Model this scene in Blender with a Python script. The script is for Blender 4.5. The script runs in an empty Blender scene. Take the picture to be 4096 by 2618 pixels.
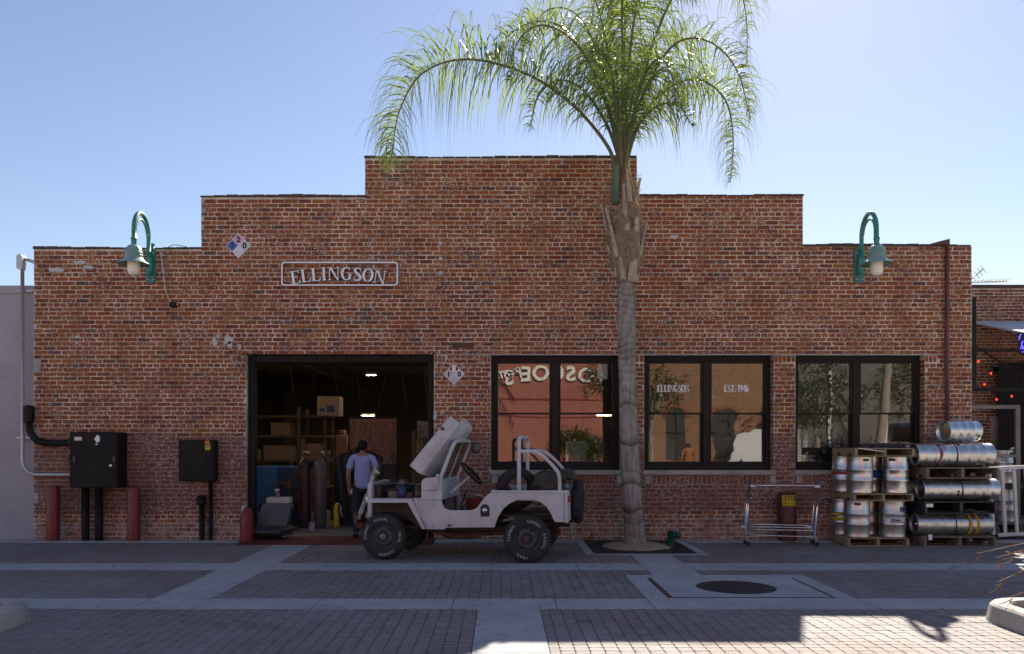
import bpy, math, random
from math import sin, cos, pi, radians, sqrt, atan2
from mathutils import Vector, Matrix
R = random.Random(7)
sc = bpy.context.scene
COL = sc.collection

# ------------------------------------------------------------------ camera
FPX, CAMD, CAMH, VX, VY = 3276.0, 14.0, 1.65, 2005.0, 1775.0
cam = bpy.data.cameras.new('camera')
cam.sensor_width = 36.0
cam.lens = FPX / 4096 * 36
cam.shift_x = (2048 - VX) / 4096
cam.shift_y = (VY - 1309) / 4096
cam.clip_end = 3000
camo = bpy.data.objects.new('camera', cam)
camo.location = (0, -CAMD, CAMH)
camo.rotation_euler = (radians(90), 0, 0)
COL.objects.link(camo)
sc.camera = camo

# ------------------------------------------------------------------ light
SUNV = Vector((0.448, 1.22, 1.0)).normalized()          # towards the sun
w = bpy.data.worlds.new('World'); sc.world = w; w.use_nodes = True
nt = w.node_tree; nt.nodes.clear()
sky = nt.nodes.new('ShaderNodeTexSky'); sky.sky_type = 'NISHITA'; sky.sun_disc = False
sky.sun_elevation = math.asin(SUNV.z); sky.sun_rotation = atan2(SUNV.x, SUNV.y)
sky.air_density = 1.0; sky.dust_density = 0.2; sky.ozone_density = 2.0; sky.altitude = 50
bg = nt.nodes.new('ShaderNodeBackground'); bg.inputs['Strength'].default_value = 0.0565
wo = nt.nodes.new('ShaderNodeOutputWorld')
wt_ = nt.nodes.new('ShaderNodeMix'); wt_.data_type = 'RGBA'; wt_.blend_type = 'MULTIPLY'; wt_.inputs[0].default_value = 1.0; wt_.inputs[7].default_value = (1.09, .975, .965, 1)   # camera white balance, the same over the whole sky
nt.links.new(sky.outputs[0], wt_.inputs[6]); nt.links.new(wt_.outputs[2], bg.inputs[0]); nt.links.new(bg.outputs[0], wo.inputs[0])
sl = bpy.data.lights.new('sun', 'SUN'); sl.energy = 5.0; sl.angle = radians(0.53); sl.color = (1, 0.90, 0.76)
so = bpy.data.objects.new('sun', sl); so.rotation_euler = (-SUNV).to_track_quat('-Z', 'Y').to_euler()
so.location = (10, 20, 30); COL.objects.link(so)
vs = sc.view_settings
vs.view_transform = 'Standard'; vs.look = 'None'; vs.gamma = 1; vs.use_curve_mapping = False; vs.exposure = 1.38

# ------------------------------------------------------------------ helpers
def P(px, py, Y=0.0):
    "photo pixel at depth Y -> world point"
    d = CAMD + Y
    return Vector(((px - VX) * d / FPX, Y, CAMH - (py - VY) * d / FPX))

class MB:
    def __init__(s): s.v = []; s.f = []; s.m = []; s.sm = []
    def face(s, idx, mi=0, sm=False): s.f.append(idx); s.m.append(mi); s.sm.append(sm)
    def add(s, vs, fs, mi=0, sm=False):
        o = len(s.v); s.v += [tuple(p) for p in vs]
        for f in fs: s.face([i + o for i in f], mi, sm)
    def box(s, x0, x1, y0, y1, z0, z1, mi=0):
        v = [(x0,y0,z0),(x1,y0,z0),(x1,y1,z0),(x0,y1,z0),(x0,y0,z1),(x1,y0,z1),(x1,y1,z1),(x0,y1,z1)]
        s.add(v, [(0,3,2,1),(4,5,6,7),(0,1,5,4),(1,2,6,5),(2,3,7,6),(3,0,4,7)], mi); return s
    def bbox(s, x0, x1, y0, y1, z0, z1, b=0.01, mi=0):
        "box with chamfered edges"
        xs, ys, zs = (x0, x1), (y0, y1), (z0, z1); vid = {}; vs = []
        for i in (0,1):
            for j in (0,1):
                for k in (0,1):
                    c = (xs[i], ys[j], zs[k]); sg = (1-2*i, 1-2*j, 1-2*k)
                    for a in range(3):
                        p = list(c)
                        for q in range(3):
                            if q != a: p[q] += sg[q]*b
                        vid[(i,j,k,a)] = len(vs); vs.append(p)
        fs = []
        def ordq(l, c):
            n = sum((Vector(vs[i]) for i in l), Vector())/len(l) - c
            a = Vector(vs[l[1]])-Vector(vs[l[0]]); bb = Vector(vs[l[2]])-Vector(vs[l[0]])
            return l if a.cross(bb).dot(n) > 0 else l[::-1]
        cc = Vector(((x0+x1)/2,(y0+y1)/2,(z0+z1)/2))
        for a in range(3):
            o1, o2 = [q for q in range(3) if q != a]
            for e in (0,1):
                l = []
                for (p,q) in ((0,0),(1,0),(1,1),(0,1)):
                    k = [0,0,0]; k[a] = e; k[o1] = p; k[o2] = q
                    l.append(vid[(k[0],k[1],k[2],a)])
                fs.append(ordq(l, cc))
            for p in (0,1):
                for q in (0,1):
                    k0 = [0,0,0]; k1 = [0,0,0]; k0[a]=0; k1[a]=1
                    for k in (k0,k1): k[o1]=p; k[o2]=q
                    l = [vid[(*k0,o1)], vid[(*k1,o1)], vid[(*k1,o2)], vid[(*k0,o2)]]
                    fs.append(ordq(l, cc))
        for i in (0,1):
            for j in (0,1):
                for k in (0,1): fs.append(ordq([vid[(i,j,k,a)] for a in range(3)], cc))
        s.add(vs, fs, mi); return s
    def cyl(s, a, b, r0, r1=None, n=12, mi=0, caps=True, sm=True):
        return s.tube([a, b], [r0, r0 if r1 is None else r1], n, mi, caps, sm)
    def tube(s, path, r, n=10, mi=0, caps=True, sm=True):
        pts = [Vector(p) for p in path]; m = len(pts)
        rs = r if isinstance(r, (list, tuple)) else [r]*m
        o = len(s.v); up = None
        for i, p in enumerate(pts):
            t = (pts[min(i+1,m-1)] - pts[max(i-1,0)]).normalized()
            if up is None:
                up = Vector((0,0,1)) if abs(t.z) < .9 else Vector((1,0,0))
            u = t.cross(up)
            if u.length < 1e-6: u = t.cross(Vector((0,1,0)))
            u.normalize(); up = u.cross(t).normalized(); v_ = up
            for k in range(n):
                a = 2*pi*k/n
                s.v.append(tuple(p + (u*cos(a) + v_*sin(a))*rs[i]))
        for i in range(m-1):
            for k in range(n):
                k2 = (k+1) % n
                s.face([o+i*n+k, o+(i+1)*n+k, o+(i+1)*n+k2, o+i*n+k2][::-1], mi, sm)
        if caps:
            s.face([o+k for k in range(n)], mi); s.face([o+(m-1)*n+k for k in range(n)][::-1], mi)
        return s
    def lathe(s, prof, c=(0,0,0), axis='z', n=24, mi=0, sm=True, ang=2*pi, a0=0):
        "prof = [(r, h)] revolved round an axis through c"
        o = len(s.v); c = Vector(c); full = abs(ang-2*pi) < 1e-6; nn = n if full else n+1
        for (r, h) in prof:
            for k in range(nn):
                a = a0 + ang*k/n; q = (r*cos(a), r*sin(a), h)
                if axis == 'x': q = (q[2], q[0], q[1])
                elif axis == 'y': q = (q[1], q[2], q[0])
                s.v.append(tuple(c + Vector(q)))
        for i in range(len(prof)-1):
            for k in range(n):
                k2 = (k+1) % nn
                s.face([o+i*nn+k, o+i*nn+k2, o+(i+1)*nn+k2, o+(i+1)*nn+k], mi, sm)
        return s
    def prism(s, poly, f0, f1, mi=0, mi2=None, back=True):
        "poly = 2D list; f0/f1 map a 2D point to the two ends"
        n = len(poly); o = len(s.v)
        s.v += [tuple(f0(*p)) for p in poly] + [tuple(f1(*p)) for p in poly]
        s.face([o+i for i in range(n)], mi)
        if back: s.face([o+n+i for i in range(n)][::-1], mi)
        for i in range(n):
            j = (i+1) % n; s.face([o+j, o+i, o+n+i, o+n+j], mi if mi2 is None else mi2)
        return s
    def build(s, name, mats, parent=None, loc=None):
        me = bpy.data.meshes.new(name); me.from_pydata(s.v, [], s.f)
        mats = mats if isinstance(mats, (list, tuple)) else [mats]
        for m_ in mats: me.materials.append(m_)
        if len(mats) > 1: me.polygons.foreach_set('material_index', s.m)
        if any(s.sm): me.polygons.foreach_set('use_smooth', s.sm)
        me.update()
        return link(name, me, parent, loc)

def link(name, data, parent=None, loc=None, rot=None):
    o = bpy.data.objects.new(name, data); COL.objects.link(o)
    if parent is not None: o.parent = parent
    if loc is not None: o.location = loc
    if rot is not None: o.rotation_euler = rot
    return o
def tag(o, label, cat, group=None):
    o['label'] = label; o['category'] = cat
    if group: o['group'] = group
    return o
def thing(name, label, cat, loc=(0,0,0), rz=0, group=None):
    o = link(name, None, None, loc, (0,0,rz)); o.empty_display_size = .2
    return tag(o, label, cat, group)
def struct(o): o['kind'] = 'structure'; return o
def stuff(o): o['kind'] = 'stuff'; return o
def copy_tree(o, parent=None):
    c = o.copy(); COL.objects.link(c)
    if parent is not None: c.parent = parent
    for ch in list(o.children): copy_tree(ch, c)
    return c
def spline(pts, n=8):
    "Catmull-Rom through 3D points"
    p = [Vector(q) for q in pts]; p = [p[0]*2-p[1]] + p + [p[-1]*2-p[-2]]; out = []
    for i in range(1, len(p)-2):
        for k in range(n):
            t = k/n; a, b, c, d = p[i-1], p[i], p[i+1], p[i+2]
            out.append(.5*((2*b)+(-a+c)*t+(2*a-5*b+4*c-d)*t*t+(-a+3*b-3*c+d)*t**3))
    out.append(p[-2]); return out
def arc(cx, cy, r, a0, a1, n): return [(cx+r*cos(radians(a0+(a1-a0)*i/n)), cy+r*sin(radians(a0+(a1-a0)*i/n))) for i in range(n+1)]
def rrect(x0, x1, y0, y1, r, n=4):
    return arc(x1-r,y0+r,r,-90,0,n)+arc(x1-r,y1-r,r,0,90,n)+arc(x0+r,y1-r,r,90,180,n)+arc(x0+r,y0+r,r,180,270,n)

_tc = {}
def text_mesh(body, size=1.0, ext=0.0, bold=0.0, align='CENTER', shear=0.0, space=1.0):
    cu = bpy.data.curves.new('lettering', 'FONT'); cu.body = body; cu.size = size; cu.extrude = ext
    cu.offset = bold; cu.align_x = align; cu.shear = shear; cu.space_character = space; cu.resolution_u = 4
    t = bpy.data.objects.new('lettering', cu); COL.objects.link(t)
    bpy.context.view_layer.update()
    me = bpy.data.meshes.new_from_object(t.evaluated_get(bpy.context.evaluated_depsgraph_get()))
    bpy.data.objects.remove(t); bpy.data.curves.remove(cu); me.materials.clear(); return me
def text_obj(name, body, size, loc, mat, parent=None, rot=(radians(90),0,0), **k):
    me = text_mesh(body, size, **k); me.materials.append(mat); return link(name, me, parent, loc, rot)

# ------------------------------------------------------------------ materials
def new_mat(name):
    m = bpy.data.materials.new(name); m.use_nodes = True
    b = m.node_tree.nodes['Principled BSDF']; return m, m.node_tree, b
def node(nt, t, **k):
    n = nt.nodes.new(t)
    for a, v in k.items(): setattr(n, a, v)
    return n
def noise(nt, vec, scale, detail=4, rough=.6):
    n = node(nt, 'ShaderNodeTexNoise'); n.inputs['Scale'].default_value = scale
    n.inputs['Detail'].default_value = detail; n.inputs['Roughness'].default_value = rough
    nt.links.new(vec, n.inputs['Vector']); return n.outputs[0]
def ramp(nt, fac, p0, p1, c0=(0,0,0,1), c1=(1,1,1,1)):
    r = node(nt, 'ShaderNodeValToRGB'); e = r.color_ramp.elements
    e[0].position = p0; e[1].position = p1; e[0].color = c0; e[1].color = c1
    nt.links.new(fac, r.inputs[0]); return r.outputs[0]
def mixc(nt, fac, a, b, mode='MIX'):
    n = node(nt, 'ShaderNodeMix', data_type='RGBA', blend_type=mode)
    for sock, v in ((n.inputs[0], fac), (n.inputs[6], a), (n.inputs[7], b)):
        if isinstance(v, bpy.types.NodeSocket): nt.links.new(v, sock)
        elif isinstance(v, (int, float)): sock.default_value = v
        else: sock.default_value = (*v, 1) if len(v) == 3 else v
    return n.outputs[2]
def mth(nt, op, a, b=0.0):
    n = node(nt, 'ShaderNodeMath', operation=op)
    for sock, v in ((n.inputs[0], a), (n.inputs[1], b)):
        if isinstance(v, bpy.types.NodeSocket): nt.links.new(v, sock)
        else: sock.default_value = v
    return n.outputs[0]
def posn(nt, scale=None, obj=False):
    if obj: o = node(nt, 'ShaderNodeTexCoord').outputs['Object']
    else: o = node(nt, 'ShaderNodeNewGeometry').outputs['Position']
    if scale:
        mp = node(nt, 'ShaderNodeMapping'); mp.inputs['Scale'].default_value = scale
        nt.links.new(o, mp.inputs[0]); o = mp.outputs[0]
    return o
def bump(nt, b, h, strength=.3, dist=.01):
    n = node(nt, 'ShaderNodeBump'); n.inputs['Strength'].default_value = strength; n.inputs['Distance'].default_value = dist
    nt.links.new(h, n.inputs['Height']); nt.links.new(n.outputs[0], b.inputs['Normal'])
_mc = {}
def pm(name, c1, c2=None, scale=6, rough=.6, metal=0.0, bmp=0.0, spec=.5, p0=.35, p1=.65, obj=True, stretch=None, fine=True, rvar=.12):
    "painted / worn material: two colours mixed by noise, uneven gloss and fine relief"
    if name in _mc: return _mc[name]
    m, nt, b = new_mat(name); _mc[name] = m
    c2 = c2 or tuple(x*.72 for x in c1)
    v = posn(nt, stretch, obj)
    n1 = noise(nt, v, scale, 5, .65)
    col = mixc(nt, ramp(nt, n1, p0, p1), c1, c2)
    if fine:
        n2 = noise(nt, v, scale*9, 3, .7)
        col = mixc(nt, mth(nt, 'MULTIPLY', n2, .25), col, tuple(x*.55 for x in c1))
    nt.links.new(col, b.inputs['Base Color'])
    rr = mth(nt, 'ADD', mth(nt, 'MULTIPLY', n1, rvar*2), rough-rvar); nt.links.new(rr, b.inputs['Roughness'])
    b.inputs['Metallic'].default_value = metal
    b.inputs['Specular IOR Level'].default_value = spec
    if bmp: bump(nt, b, noise(nt, v, scale*7, 4, .7), bmp, .01)
    return m
def flat(name, c, rough=.5, metal=0.0, emit=0.0):
    if name in _mc: return _mc[name]
    m, nt, b = new_mat(name); _mc[name] = m
    b.inputs['Base Color'].default_value = (*c, 1); b.inputs['Roughness'].default_value = rough; b.inputs['Metallic'].default_value = metal
    if emit: b.inputs['Emission Color'].default_value = (*c, 1); b.inputs['Emission Strength'].default_value = emit
    return m

def brick_mat(name, low=True, mortar=False, lime=1.0):
    m, nt, b = new_mat(name)
    v = posn(nt)
    if mortar:
        base = mixc(nt, ramp(nt, noise(nt, v, 2.4, 5, .65), .36, .62), (.74,.67,.54), (.35,.295,.225))
    else:
        at = node(nt, 'ShaderNodeAttribute', attribute_name='tint'); base = at.outputs['Color']
        base = mixc(nt, ramp(nt, noise(nt, v, 30, 4), .3, .75), base, mixc(nt, .4, base, (.09,.05,.04)))
    sep = node(nt, 'ShaderNodeSeparateXYZ'); nt.links.new(v, sep.inputs[0])
    if low:   # graffiti paint-out up to shoulder height, and salts at the foot of the wall
        zz = mth(nt, 'ADD', sep.outputs[2], mth(nt, 'MULTIPLY', noise(nt, v, 1.6, 3), .35))
        band = ramp(nt, zz, .98, 1.0)
        z1 = mth(nt, 'SUBTRACT', 2.0, zz); b1 = ramp(nt, z1, .0, .06)
        z2 = mth(nt, 'SUBTRACT', zz, .62); b2 = ramp(nt, z2, .0, .08)
        wm = mth(nt, 'MULTIPLY', mth(nt, 'MULTIPLY', b1, b2), .62)
        base = mixc(nt, wm, base, mixc(nt, noise(nt, v, 4, 4), (.13,.055,.05), (.21,.115,.10)) if not mortar else (.19,.14,.13))
        z3 = mth(nt, 'SUBTRACT', .66, zz); b3 = ramp(nt, z3, .0, .25)
        salt = mth(nt, 'MULTIPLY', mth(nt, 'MULTIPLY', b3, ramp(nt, noise(nt, v, 7, 6, .75), .42, .62)), .75)
        base = mixc(nt, salt, base, (.42,.39,.36))
    big = ramp(nt, noise(nt, v, 1.5, 4), .36, .56)
    sp = ramp(nt, noise(nt, posn(nt, (1, 1, 1.5)), 24, 4, .8), .582, .602)
    spk = mth(nt, 'MULTIPLY', mth(nt, 'MULTIPLY', sp, big), .8*lime)
    base = mixc(nt, spk, base, (.86,.84,.82))
    soot = mth(nt, 'MULTIPLY', ramp(nt, noise(nt, posn(nt, (2.2, 1, .28)), 1.7, 5), .52, .76), .25)
    base = mixc(nt, soot, base, (.07,.045,.04))
    nt.links.new(base, b.inputs['Base Color'])
    b.inputs['Roughness'].default_value = .88; b.inputs['Specular IOR Level'].default_value = .25
    bump(nt, b, noise(nt, v, 90, 4, .7), .35, .006)
    return m
M_BRICK = brick_mat('brick_face'); M_MORTAR = brick_mat('brick_mortar', mortar=True)
M_BRICK2 = brick_mat('weathered_brick', low=False, lime=.8); M_MORTAR2 = brick_mat('weathered_mortar', low=False, mortar=True)

def paver_mat():
    m, nt, b = new_mat('paver_concrete'); v = posn(nt)
    at = node(nt, 'ShaderNodeAttribute', attribute_name='tint')
    c = mixc(nt, ramp(nt, noise(nt, v, .7, 4), .35, .7), at.outputs['Color'], mixc(nt, .65, at.outputs['Color'], (.21,.14,.13)))
    c = mixc(nt, mth(nt, 'MULTIPLY', ramp(nt, noise(nt, v, 1.9, 5, .7), .55, .68), .5), c, (.10,.085,.08))
    c = mixc(nt, mth(nt, 'MULTIPLY', ramp(nt, noise(nt, v, 13, 2, .5), .70, .73), .6), c, (.05,.045,.045))
    c = mixc(nt, mth(nt, 'MULTIPLY', noise(nt, v, 160, 2), .35), c, (.12,.1,.1))
    nt.links.new(c, b.inputs['Base Color']); b.inputs['Roughness'].default_value = .8; b.inputs['Specular IOR Level'].default_value = .3
    bump(nt, b, noise(nt, v, 220, 3), .3, .004); return m
M_PAVER = paver_mat()
def conc_mat():
    m, nt, b = new_mat('band_concrete'); v = posn(nt)
    c = mixc(nt, ramp(nt, noise(nt, v, 1.1, 5, .7), .35, .7), (.45,.45,.46), (.34,.34,.35))
    c = mixc(nt, mth(nt,'MULTIPLY',ramp(nt, noise(nt, v, 5, 6, .75), .5, .68),.45), c, (.24,.235,.23))
    c = mixc(nt, mth(nt,'MULTIPLY',ramp(nt, noise(nt, posn(nt,(1,6,1)), 3.5, 4, .7), .56, .7),.35), c, (.20,.195,.19))
    c = mixc(nt, mth(nt,'MULTIPLY',ramp(nt, noise(nt, v, 17, 2, .5), .70, .73),.7), c, (.10,.095,.09))
    vo = node(nt,'ShaderNodeTexVoronoi', feature='DISTANCE_TO_EDGE'); vo.inputs['Scale'].default_value = .55; nt.links.new(mixc(nt,.12,v,noise(nt,v,4,3)) if False else v, vo.inputs['Vector'])
    crk = mth(nt,'MULTIPLY',ramp(nt, vo.outputs['Distance'], .0, .006, (1,1,1,1), (0,0,0,1)), ramp(nt, noise(nt, v, .8, 2), .45, .6))
    c = mixc(nt, mth(nt,'MULTIPLY',crk,.7), c, (.09,.085,.08)); nt.links.new(c, b.inputs['Base Color']); b.inputs['Roughness'].default_value = .87; b.inputs['Specular IOR Level'].default_value = .25
    bump(nt, b, noise(nt, v, 60, 4, .7), .3, .006); return m
M_CONC = conc_mat()
M_CONC2 = pm('kerb_concrete', (.45,.43,.40), (.30,.285,.265), 3.0, .85, bmp=.35, obj=False, spec=.25)
M_STUCCO = pm('grey_stucco', (.43,.42,.45), (.37,.36,.39), 1.2, .9, bmp=.5, obj=False, spec=.2)
M_JOINT = pm('joint_dirt', (.20,.175,.155), (.15,.13,.115), 8, .95, obj=False)
M_BLACK = pm('black_paint', (.010,.0095,.009), (.034,.031,.027), 4, .6, spec=.22, p0=.45, p1=.85, bmp=.15)
M_FRAME = pm('dark_bronze_frame', (.016,.013,.011), (.022,.018,.015), 3, .55, spec=.25)
M_REDP = pm('red_bollard_paint', (.21,.018,.016), (.14,.02,.018), 5, .4, p0=.4, p1=.8)
def steel_mat():
    m, nt, b = new_mat('keg_steel'); v = posn(nt, None, True); oi = node(nt,'ShaderNodeObjectInfo')
    n1 = noise(nt, v, 5, 5, .65); sc_ = noise(nt, posn(nt, (1,1,.2), True), 40, 3, .7)
    c = mixc(nt, ramp(nt, n1, .3, .7), (.80,.79,.77), (.60,.59,.58)); c = mixc(nt, mth(nt,'MULTIPLY',oi.outputs['Random'],.4), c, (.48,.47,.47))
    c = mixc(nt, mth(nt,'MULTIPLY',ramp(nt, sc_, .58, .68), .5), c, (.22,.21,.2)); nt.links.new(c, b.inputs['Base Color'])
    b.inputs['Metallic'].default_value = 1.0
    nt.links.new(mth(nt,'ADD', mth(nt,'MULTIPLY',n1,.22), mth(nt,'ADD',.20,mth(nt,'MULTIPLY',oi.outputs['Random'],.14))), b.inputs['Roughness'])
    bump(nt, b, noise(nt, v, 7, 2, .5), .25, .012); return m
def jeep_mat():
    m, nt, b = new_mat('faded_jeep_paint'); v = posn(nt, None, True); z = node(nt,'ShaderNodeSeparateXYZ'); nt.links.new(v, z.inputs[0])
    n1 = noise(nt, v, 3.5, 5, .65); c = mixc(nt, ramp(nt, n1, .4, .75), (.58,.60,.62), (.44,.45,.45))
    c = mixc(nt, mth(nt,'MULTIPLY',ramp(nt, noise(nt, posn(nt,(1,1,.3),True), 9, 4, .7), .55, .75),.35), c, (.30,.28,.25))
    lo = ramp(nt, mth(nt,'SUBTRACT', .72, mth(nt,'ADD', z.outputs[2], mth(nt,'MULTIPLY',n1,.25))), .0, .3); c = mixc(nt, mth(nt,'MULTIPLY',lo,.45), c, (.24,.21,.18))
    c = mixc(nt, ramp(nt, noise(nt, v, 34, 4, .75), .655, .675), c, (.12,.06,.035)); nt.links.new(c, b.inputs['Base Color'])
    b.inputs['Roughness'].default_value = .55; b.inputs['Specular IOR Level'].default_value = .4; bump(nt, b, noise(nt, v, 3, 2, .4), .2, .02); return m
M_STEEL = steel_mat()
_unused = pm('brushed_steel', (.62,.61,.59), (.45,.44,.42), 4, .3, 1.0, stretch=(1,1,.25), rvar=.1)
M_STEELD = pm('scuffed_steel', (.48,.47,.46), (.33,.32,.32), 5, .36, 1.0, rvar=.1)
M_CHROME = pm('chrome', (.75,.75,.76), (.6,.6,.6), 5, .15, 1.0, rvar=.06)
M_GALV = pm('galvanised_pipe', (.58,.59,.60), (.45,.46,.47), 8, .45, .6)
M_WOOD = pm('pallet_pine', (.40,.31,.18), (.27,.20,.115), 3, .8, stretch=(1,8,8), bmp=.4)
M_WOODG = pm('weathered_pallet', (.24,.20,.15), (.15,.125,.095), 3, .85, stretch=(1,8,8), bmp=.4)
M_PLASTIC = pm('black_plastic', (.03,.03,.033), (.045,.045,.05), 6, .5)
M_GREEN = pm('teal_lamp_paint', (.06,.26,.21), (.04,.18,.15), 5, .42, p0=.4, p1=.75)
M_WHITE = pm('white_paint', (.74,.74,.74), (.62,.62,.62), 4, .5)
M_WSIGN = flat('sign_white', (.85,.86,.88), .5)
M_OPAL = flat('opal_glass', (.88,.85,.72), .2)
M_BLK = flat('flat_black', (.012,.012,.013), .6)
M_RUBBER = pm('tyre_rubber', (.03,.03,.032), (.05,.048,.046), 5, .8, spec=.3)
M_JEEP = jeep_mat()
M_JEEPD = pm('dirty_underbody', (.07,.055,.042), (.035,.03,.025), 6, .85)
M_RUST = pm('rusty_iron', (.16,.075,.045), (.07,.045,.035), 9, .85)
M_YEL = pm('yellow_band', (.55,.40,.02), (.45,.33,.03), 6, .5)
M_CARD = pm('cardboard', (.30,.20,.11), (.24,.155,.085), 2, .85)
# ------------------------------------------------------------------ pieces with their own tint (bricks, pavers)
def set_tint(me, cols):
    a = me.attributes.new('tint', 'FLOAT_COLOR', 'POINT'); a.data.foreach_set('color', [c for q in cols for c in (*q, 1)])
def brick_tint(r):
    k = r.random()
    if k < .60: c = (.31,.085,.027)
    elif k < .80: c = (.335,.122,.032)
    elif k < .965: c = (.215,.053,.025)
    else: c = (.155,.07,.05)
    f = r.uniform(.8, 1.18); return tuple(x*f for x in c)
def oct_brick(w, h, dep, r, jit=1.0):
    "eight-cornered brick face with chipped corners, standing proud of y=0 towards -y"
    j = lambda a: r.uniform(-a, a)*jit
    x, z = w/2, h/2; c = min(.012, w*.2)
    o = [(-x+c,-z),(x-c,-z),(x,-z+c),(x,z-c),(x-c,z),(-x+c,z),(-x,z-c),(-x,-z+c)]
    o = [(a+j(.0035), b+j(.0028)) for a, b in o]
    back = [(a, .004, b) for a, b in o]
    e = .004; front = [(a*(1-2*e/w), -dep+j(.0012), b*(1-2*e/h)) for a, b in o]
    return back+front, [[8,9,10,11,12,13,14,15]] + [[i,(i+1)%8,8+(i+1)%8,8+i] for i in range(8)]
def lay(course, gap, pitch, hpitch, intervals_at, header, rnd):
    "running bond with header courses -> (x0,x1,z0,z1)"
    out = []
    z0s, n = course[0], course[2]
    for k in range(n):
        z0 = z0s + k*course[1]; zc = z0 + course[1]/2; hd = header(k)
        p = hpitch if hd else pitch; off = (.5*pitch if k % 2 else 0) if not hd else .25*pitch
        off += rnd.uniform(-.02, .02)
        for (a, b) in intervals_at(zc):
            i = math.floor((a-off)/p)
            while off + i*p < b:
                x0, x1 = max(a, off+i*p)+gap/2, min(b, off+(i+1)*p)-gap/2
                if x1-x0 > .035: out.append((x0, x1, z0+gap*.44, z0+course[1]-gap*.44))
                i += 1
    return out
def brick_field(rects, parent, mat, y, singles, rnd, dep=.0075, sname='brick'):
    "singles = set of indices built as objects of their own, the rest as one mesh"
    vs, fs, cs = [], [], []; shared = {}
    for i, (x0,x1,z0,z1) in enumerate(rects):
        cx, cz, w_, h_ = (x0+x1)/2, (z0+z1)/2, x1-x0, z1-z0
        if i in singles:
            key = (round(w_/.02), round(h_/.02), rnd.randrange(10))
            if key not in shared:
                v, f = oct_brick(w_, h_, dep+rnd.uniform(-.003,.003), rnd); me = bpy.data.meshes.new('brick'); me.from_pydata(v, [], f)
                set_tint(me, [brick_tint(rnd)]*len(v)); me.materials.append(mat); shared[key] = me
            link('brick', shared[key], parent, (cx, y, cz))
        else:
            v, f = oct_brick(w_, h_, dep+rnd.uniform(-.003,.003), rnd); o = len(vs)
            vs += [(cx+a, y+b, cz+c) for a,b,c in v]; fs += [[q+o for q in l] for l in f]; cs += [brick_tint(rnd)]*len(v)
    me = bpy.data.meshes.new('brickwork'); me.from_pydata(vs, [], fs); set_tint(me, cs); me.materials.append(mat)
    return stuff(link('brickwork', me, parent))

# ------------------------------------------------------------------ ground, paving, concrete bands
g = MB(); g.box(-700,700,-700,700,-.5,-.06); struct(g.build('ground', pm('far_ground', (.22,.21,.2), (.17,.165,.16), .3, .9, obj=False)))
bed = MB(); bed.box(-16,17,-9.6,-.02,-.055,-.013); struct(bed.build('paving_bed', M_JOINT))
st = MB(); st.box(-40,40,-24,-9.62,-.056,-.006); struct(st.build('street', pm('street_paving', (.46,.43,.40), (.38,.355,.33), 1.5, .85, obj=False, bmp=.3)))

PX, PY = .118, .1045
zones = [(-3.71,-3.075,-5.29,-.3),(-.237,.386,-9.6,-5.835),(1.9,2.52,-3.75,-1.8),(1.545,3.78,-5.5,-3.72),(1.25,3.10,-1.88,0),(-4.36,-1.13,-.70,0),(8.3,12.5,-1.25,0)]
fields = [(-2.72,-.35),(-5.29,-3.32),(-9.55,-5.835)]
pav = thing('paving', '', ''); del pav['label']; del pav['category']; struct(pav)
rp = random.Random(3)
def paver_shape(w, d, r, full):
    c = .011
    o = [(-w/2+c,-d/2),(w/2-c,-d/2),(w/2,-d/2+c),(w/2,d/2-c),(w/2-c,d/2),(-w/2+c,d/2),(-w/2,d/2-c),(-w/2,-d/2+c)]
    if full:
        A = .0055
        o = [(-w/2+c,-d/2-.0),(-w*.22,-d/2-A),(w*.22,-d/2+A),(w/2-c,-d/2),(w/2+.002,-d/2+c),(w/2-.003,0),(w/2,d/2-c),(w/2-c,d/2),(w*.22,d/2+A),(-w*.22,d/2-A),(-w/2+c,d/2),(-w/2,d/2-c),(-w/2-.003,0),(-w/2-.002,-d/2+c)]
    n = len(o); zt = r.uniform(-.0015,.0015)
    v = [(x,y,-.016) for x,y in o]+[(x*.965,y*.965,zt+r.uniform(-.0008,.0008)) for x,y in o]
    return v, [list(range(n,2*n))]+[[i,(i+1)%n,n+(i+1)%n,n+i] for i in range(n)]
def paver_tint(r):
    c = r.choice([(.28,.272,.27),(.30,.292,.288),(.26,.254,.254),(.285,.262,.257)]); f = r.uniform(.9,1.08); return tuple(q*f for q in c)
allp = []
for (ya, yb) in fields:
    n = max(1, round((yb-ya)/PY)); h = (yb-ya)/n
    for k in range(n):
        y0 = ya+k*h; yc = y0+h/2; d = CAMD+yc
        cuts = sorted((a,b) for a,b,c,e in zones if c < yc < e)
        xa, xb = -.612*d-1.1, .638*d+1.1
        segs = []; cur = xa
        for a, b in cuts:
            if a > cur: segs.append((cur, min(a, xb)))
            cur = max(cur, b)
        if cur < xb: segs.append((cur, xb))
        for a, b in segs:
            i = math.floor(a/PX)
            while i*PX < b:
                x0, x1 = max(a, i*PX), min(b, (i+1)*PX)
                if x1-x0 > .03: allp.append((x0+.0022, x1-.0022, y0+.0022, y0+h-.0022))
                i += 1
def infr(p):
    d = CAMD+p[2]; return d > 6.42 and -.6*d < p[0] and p[1] < .63*d
near = sorted([i for i,p in enumerate(allp) if infr(p)], key=lambda i: allp[i][2])[:300]; near = set(near)
vs_, fs_, cs_ = [], [], []; shp = {}
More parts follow.
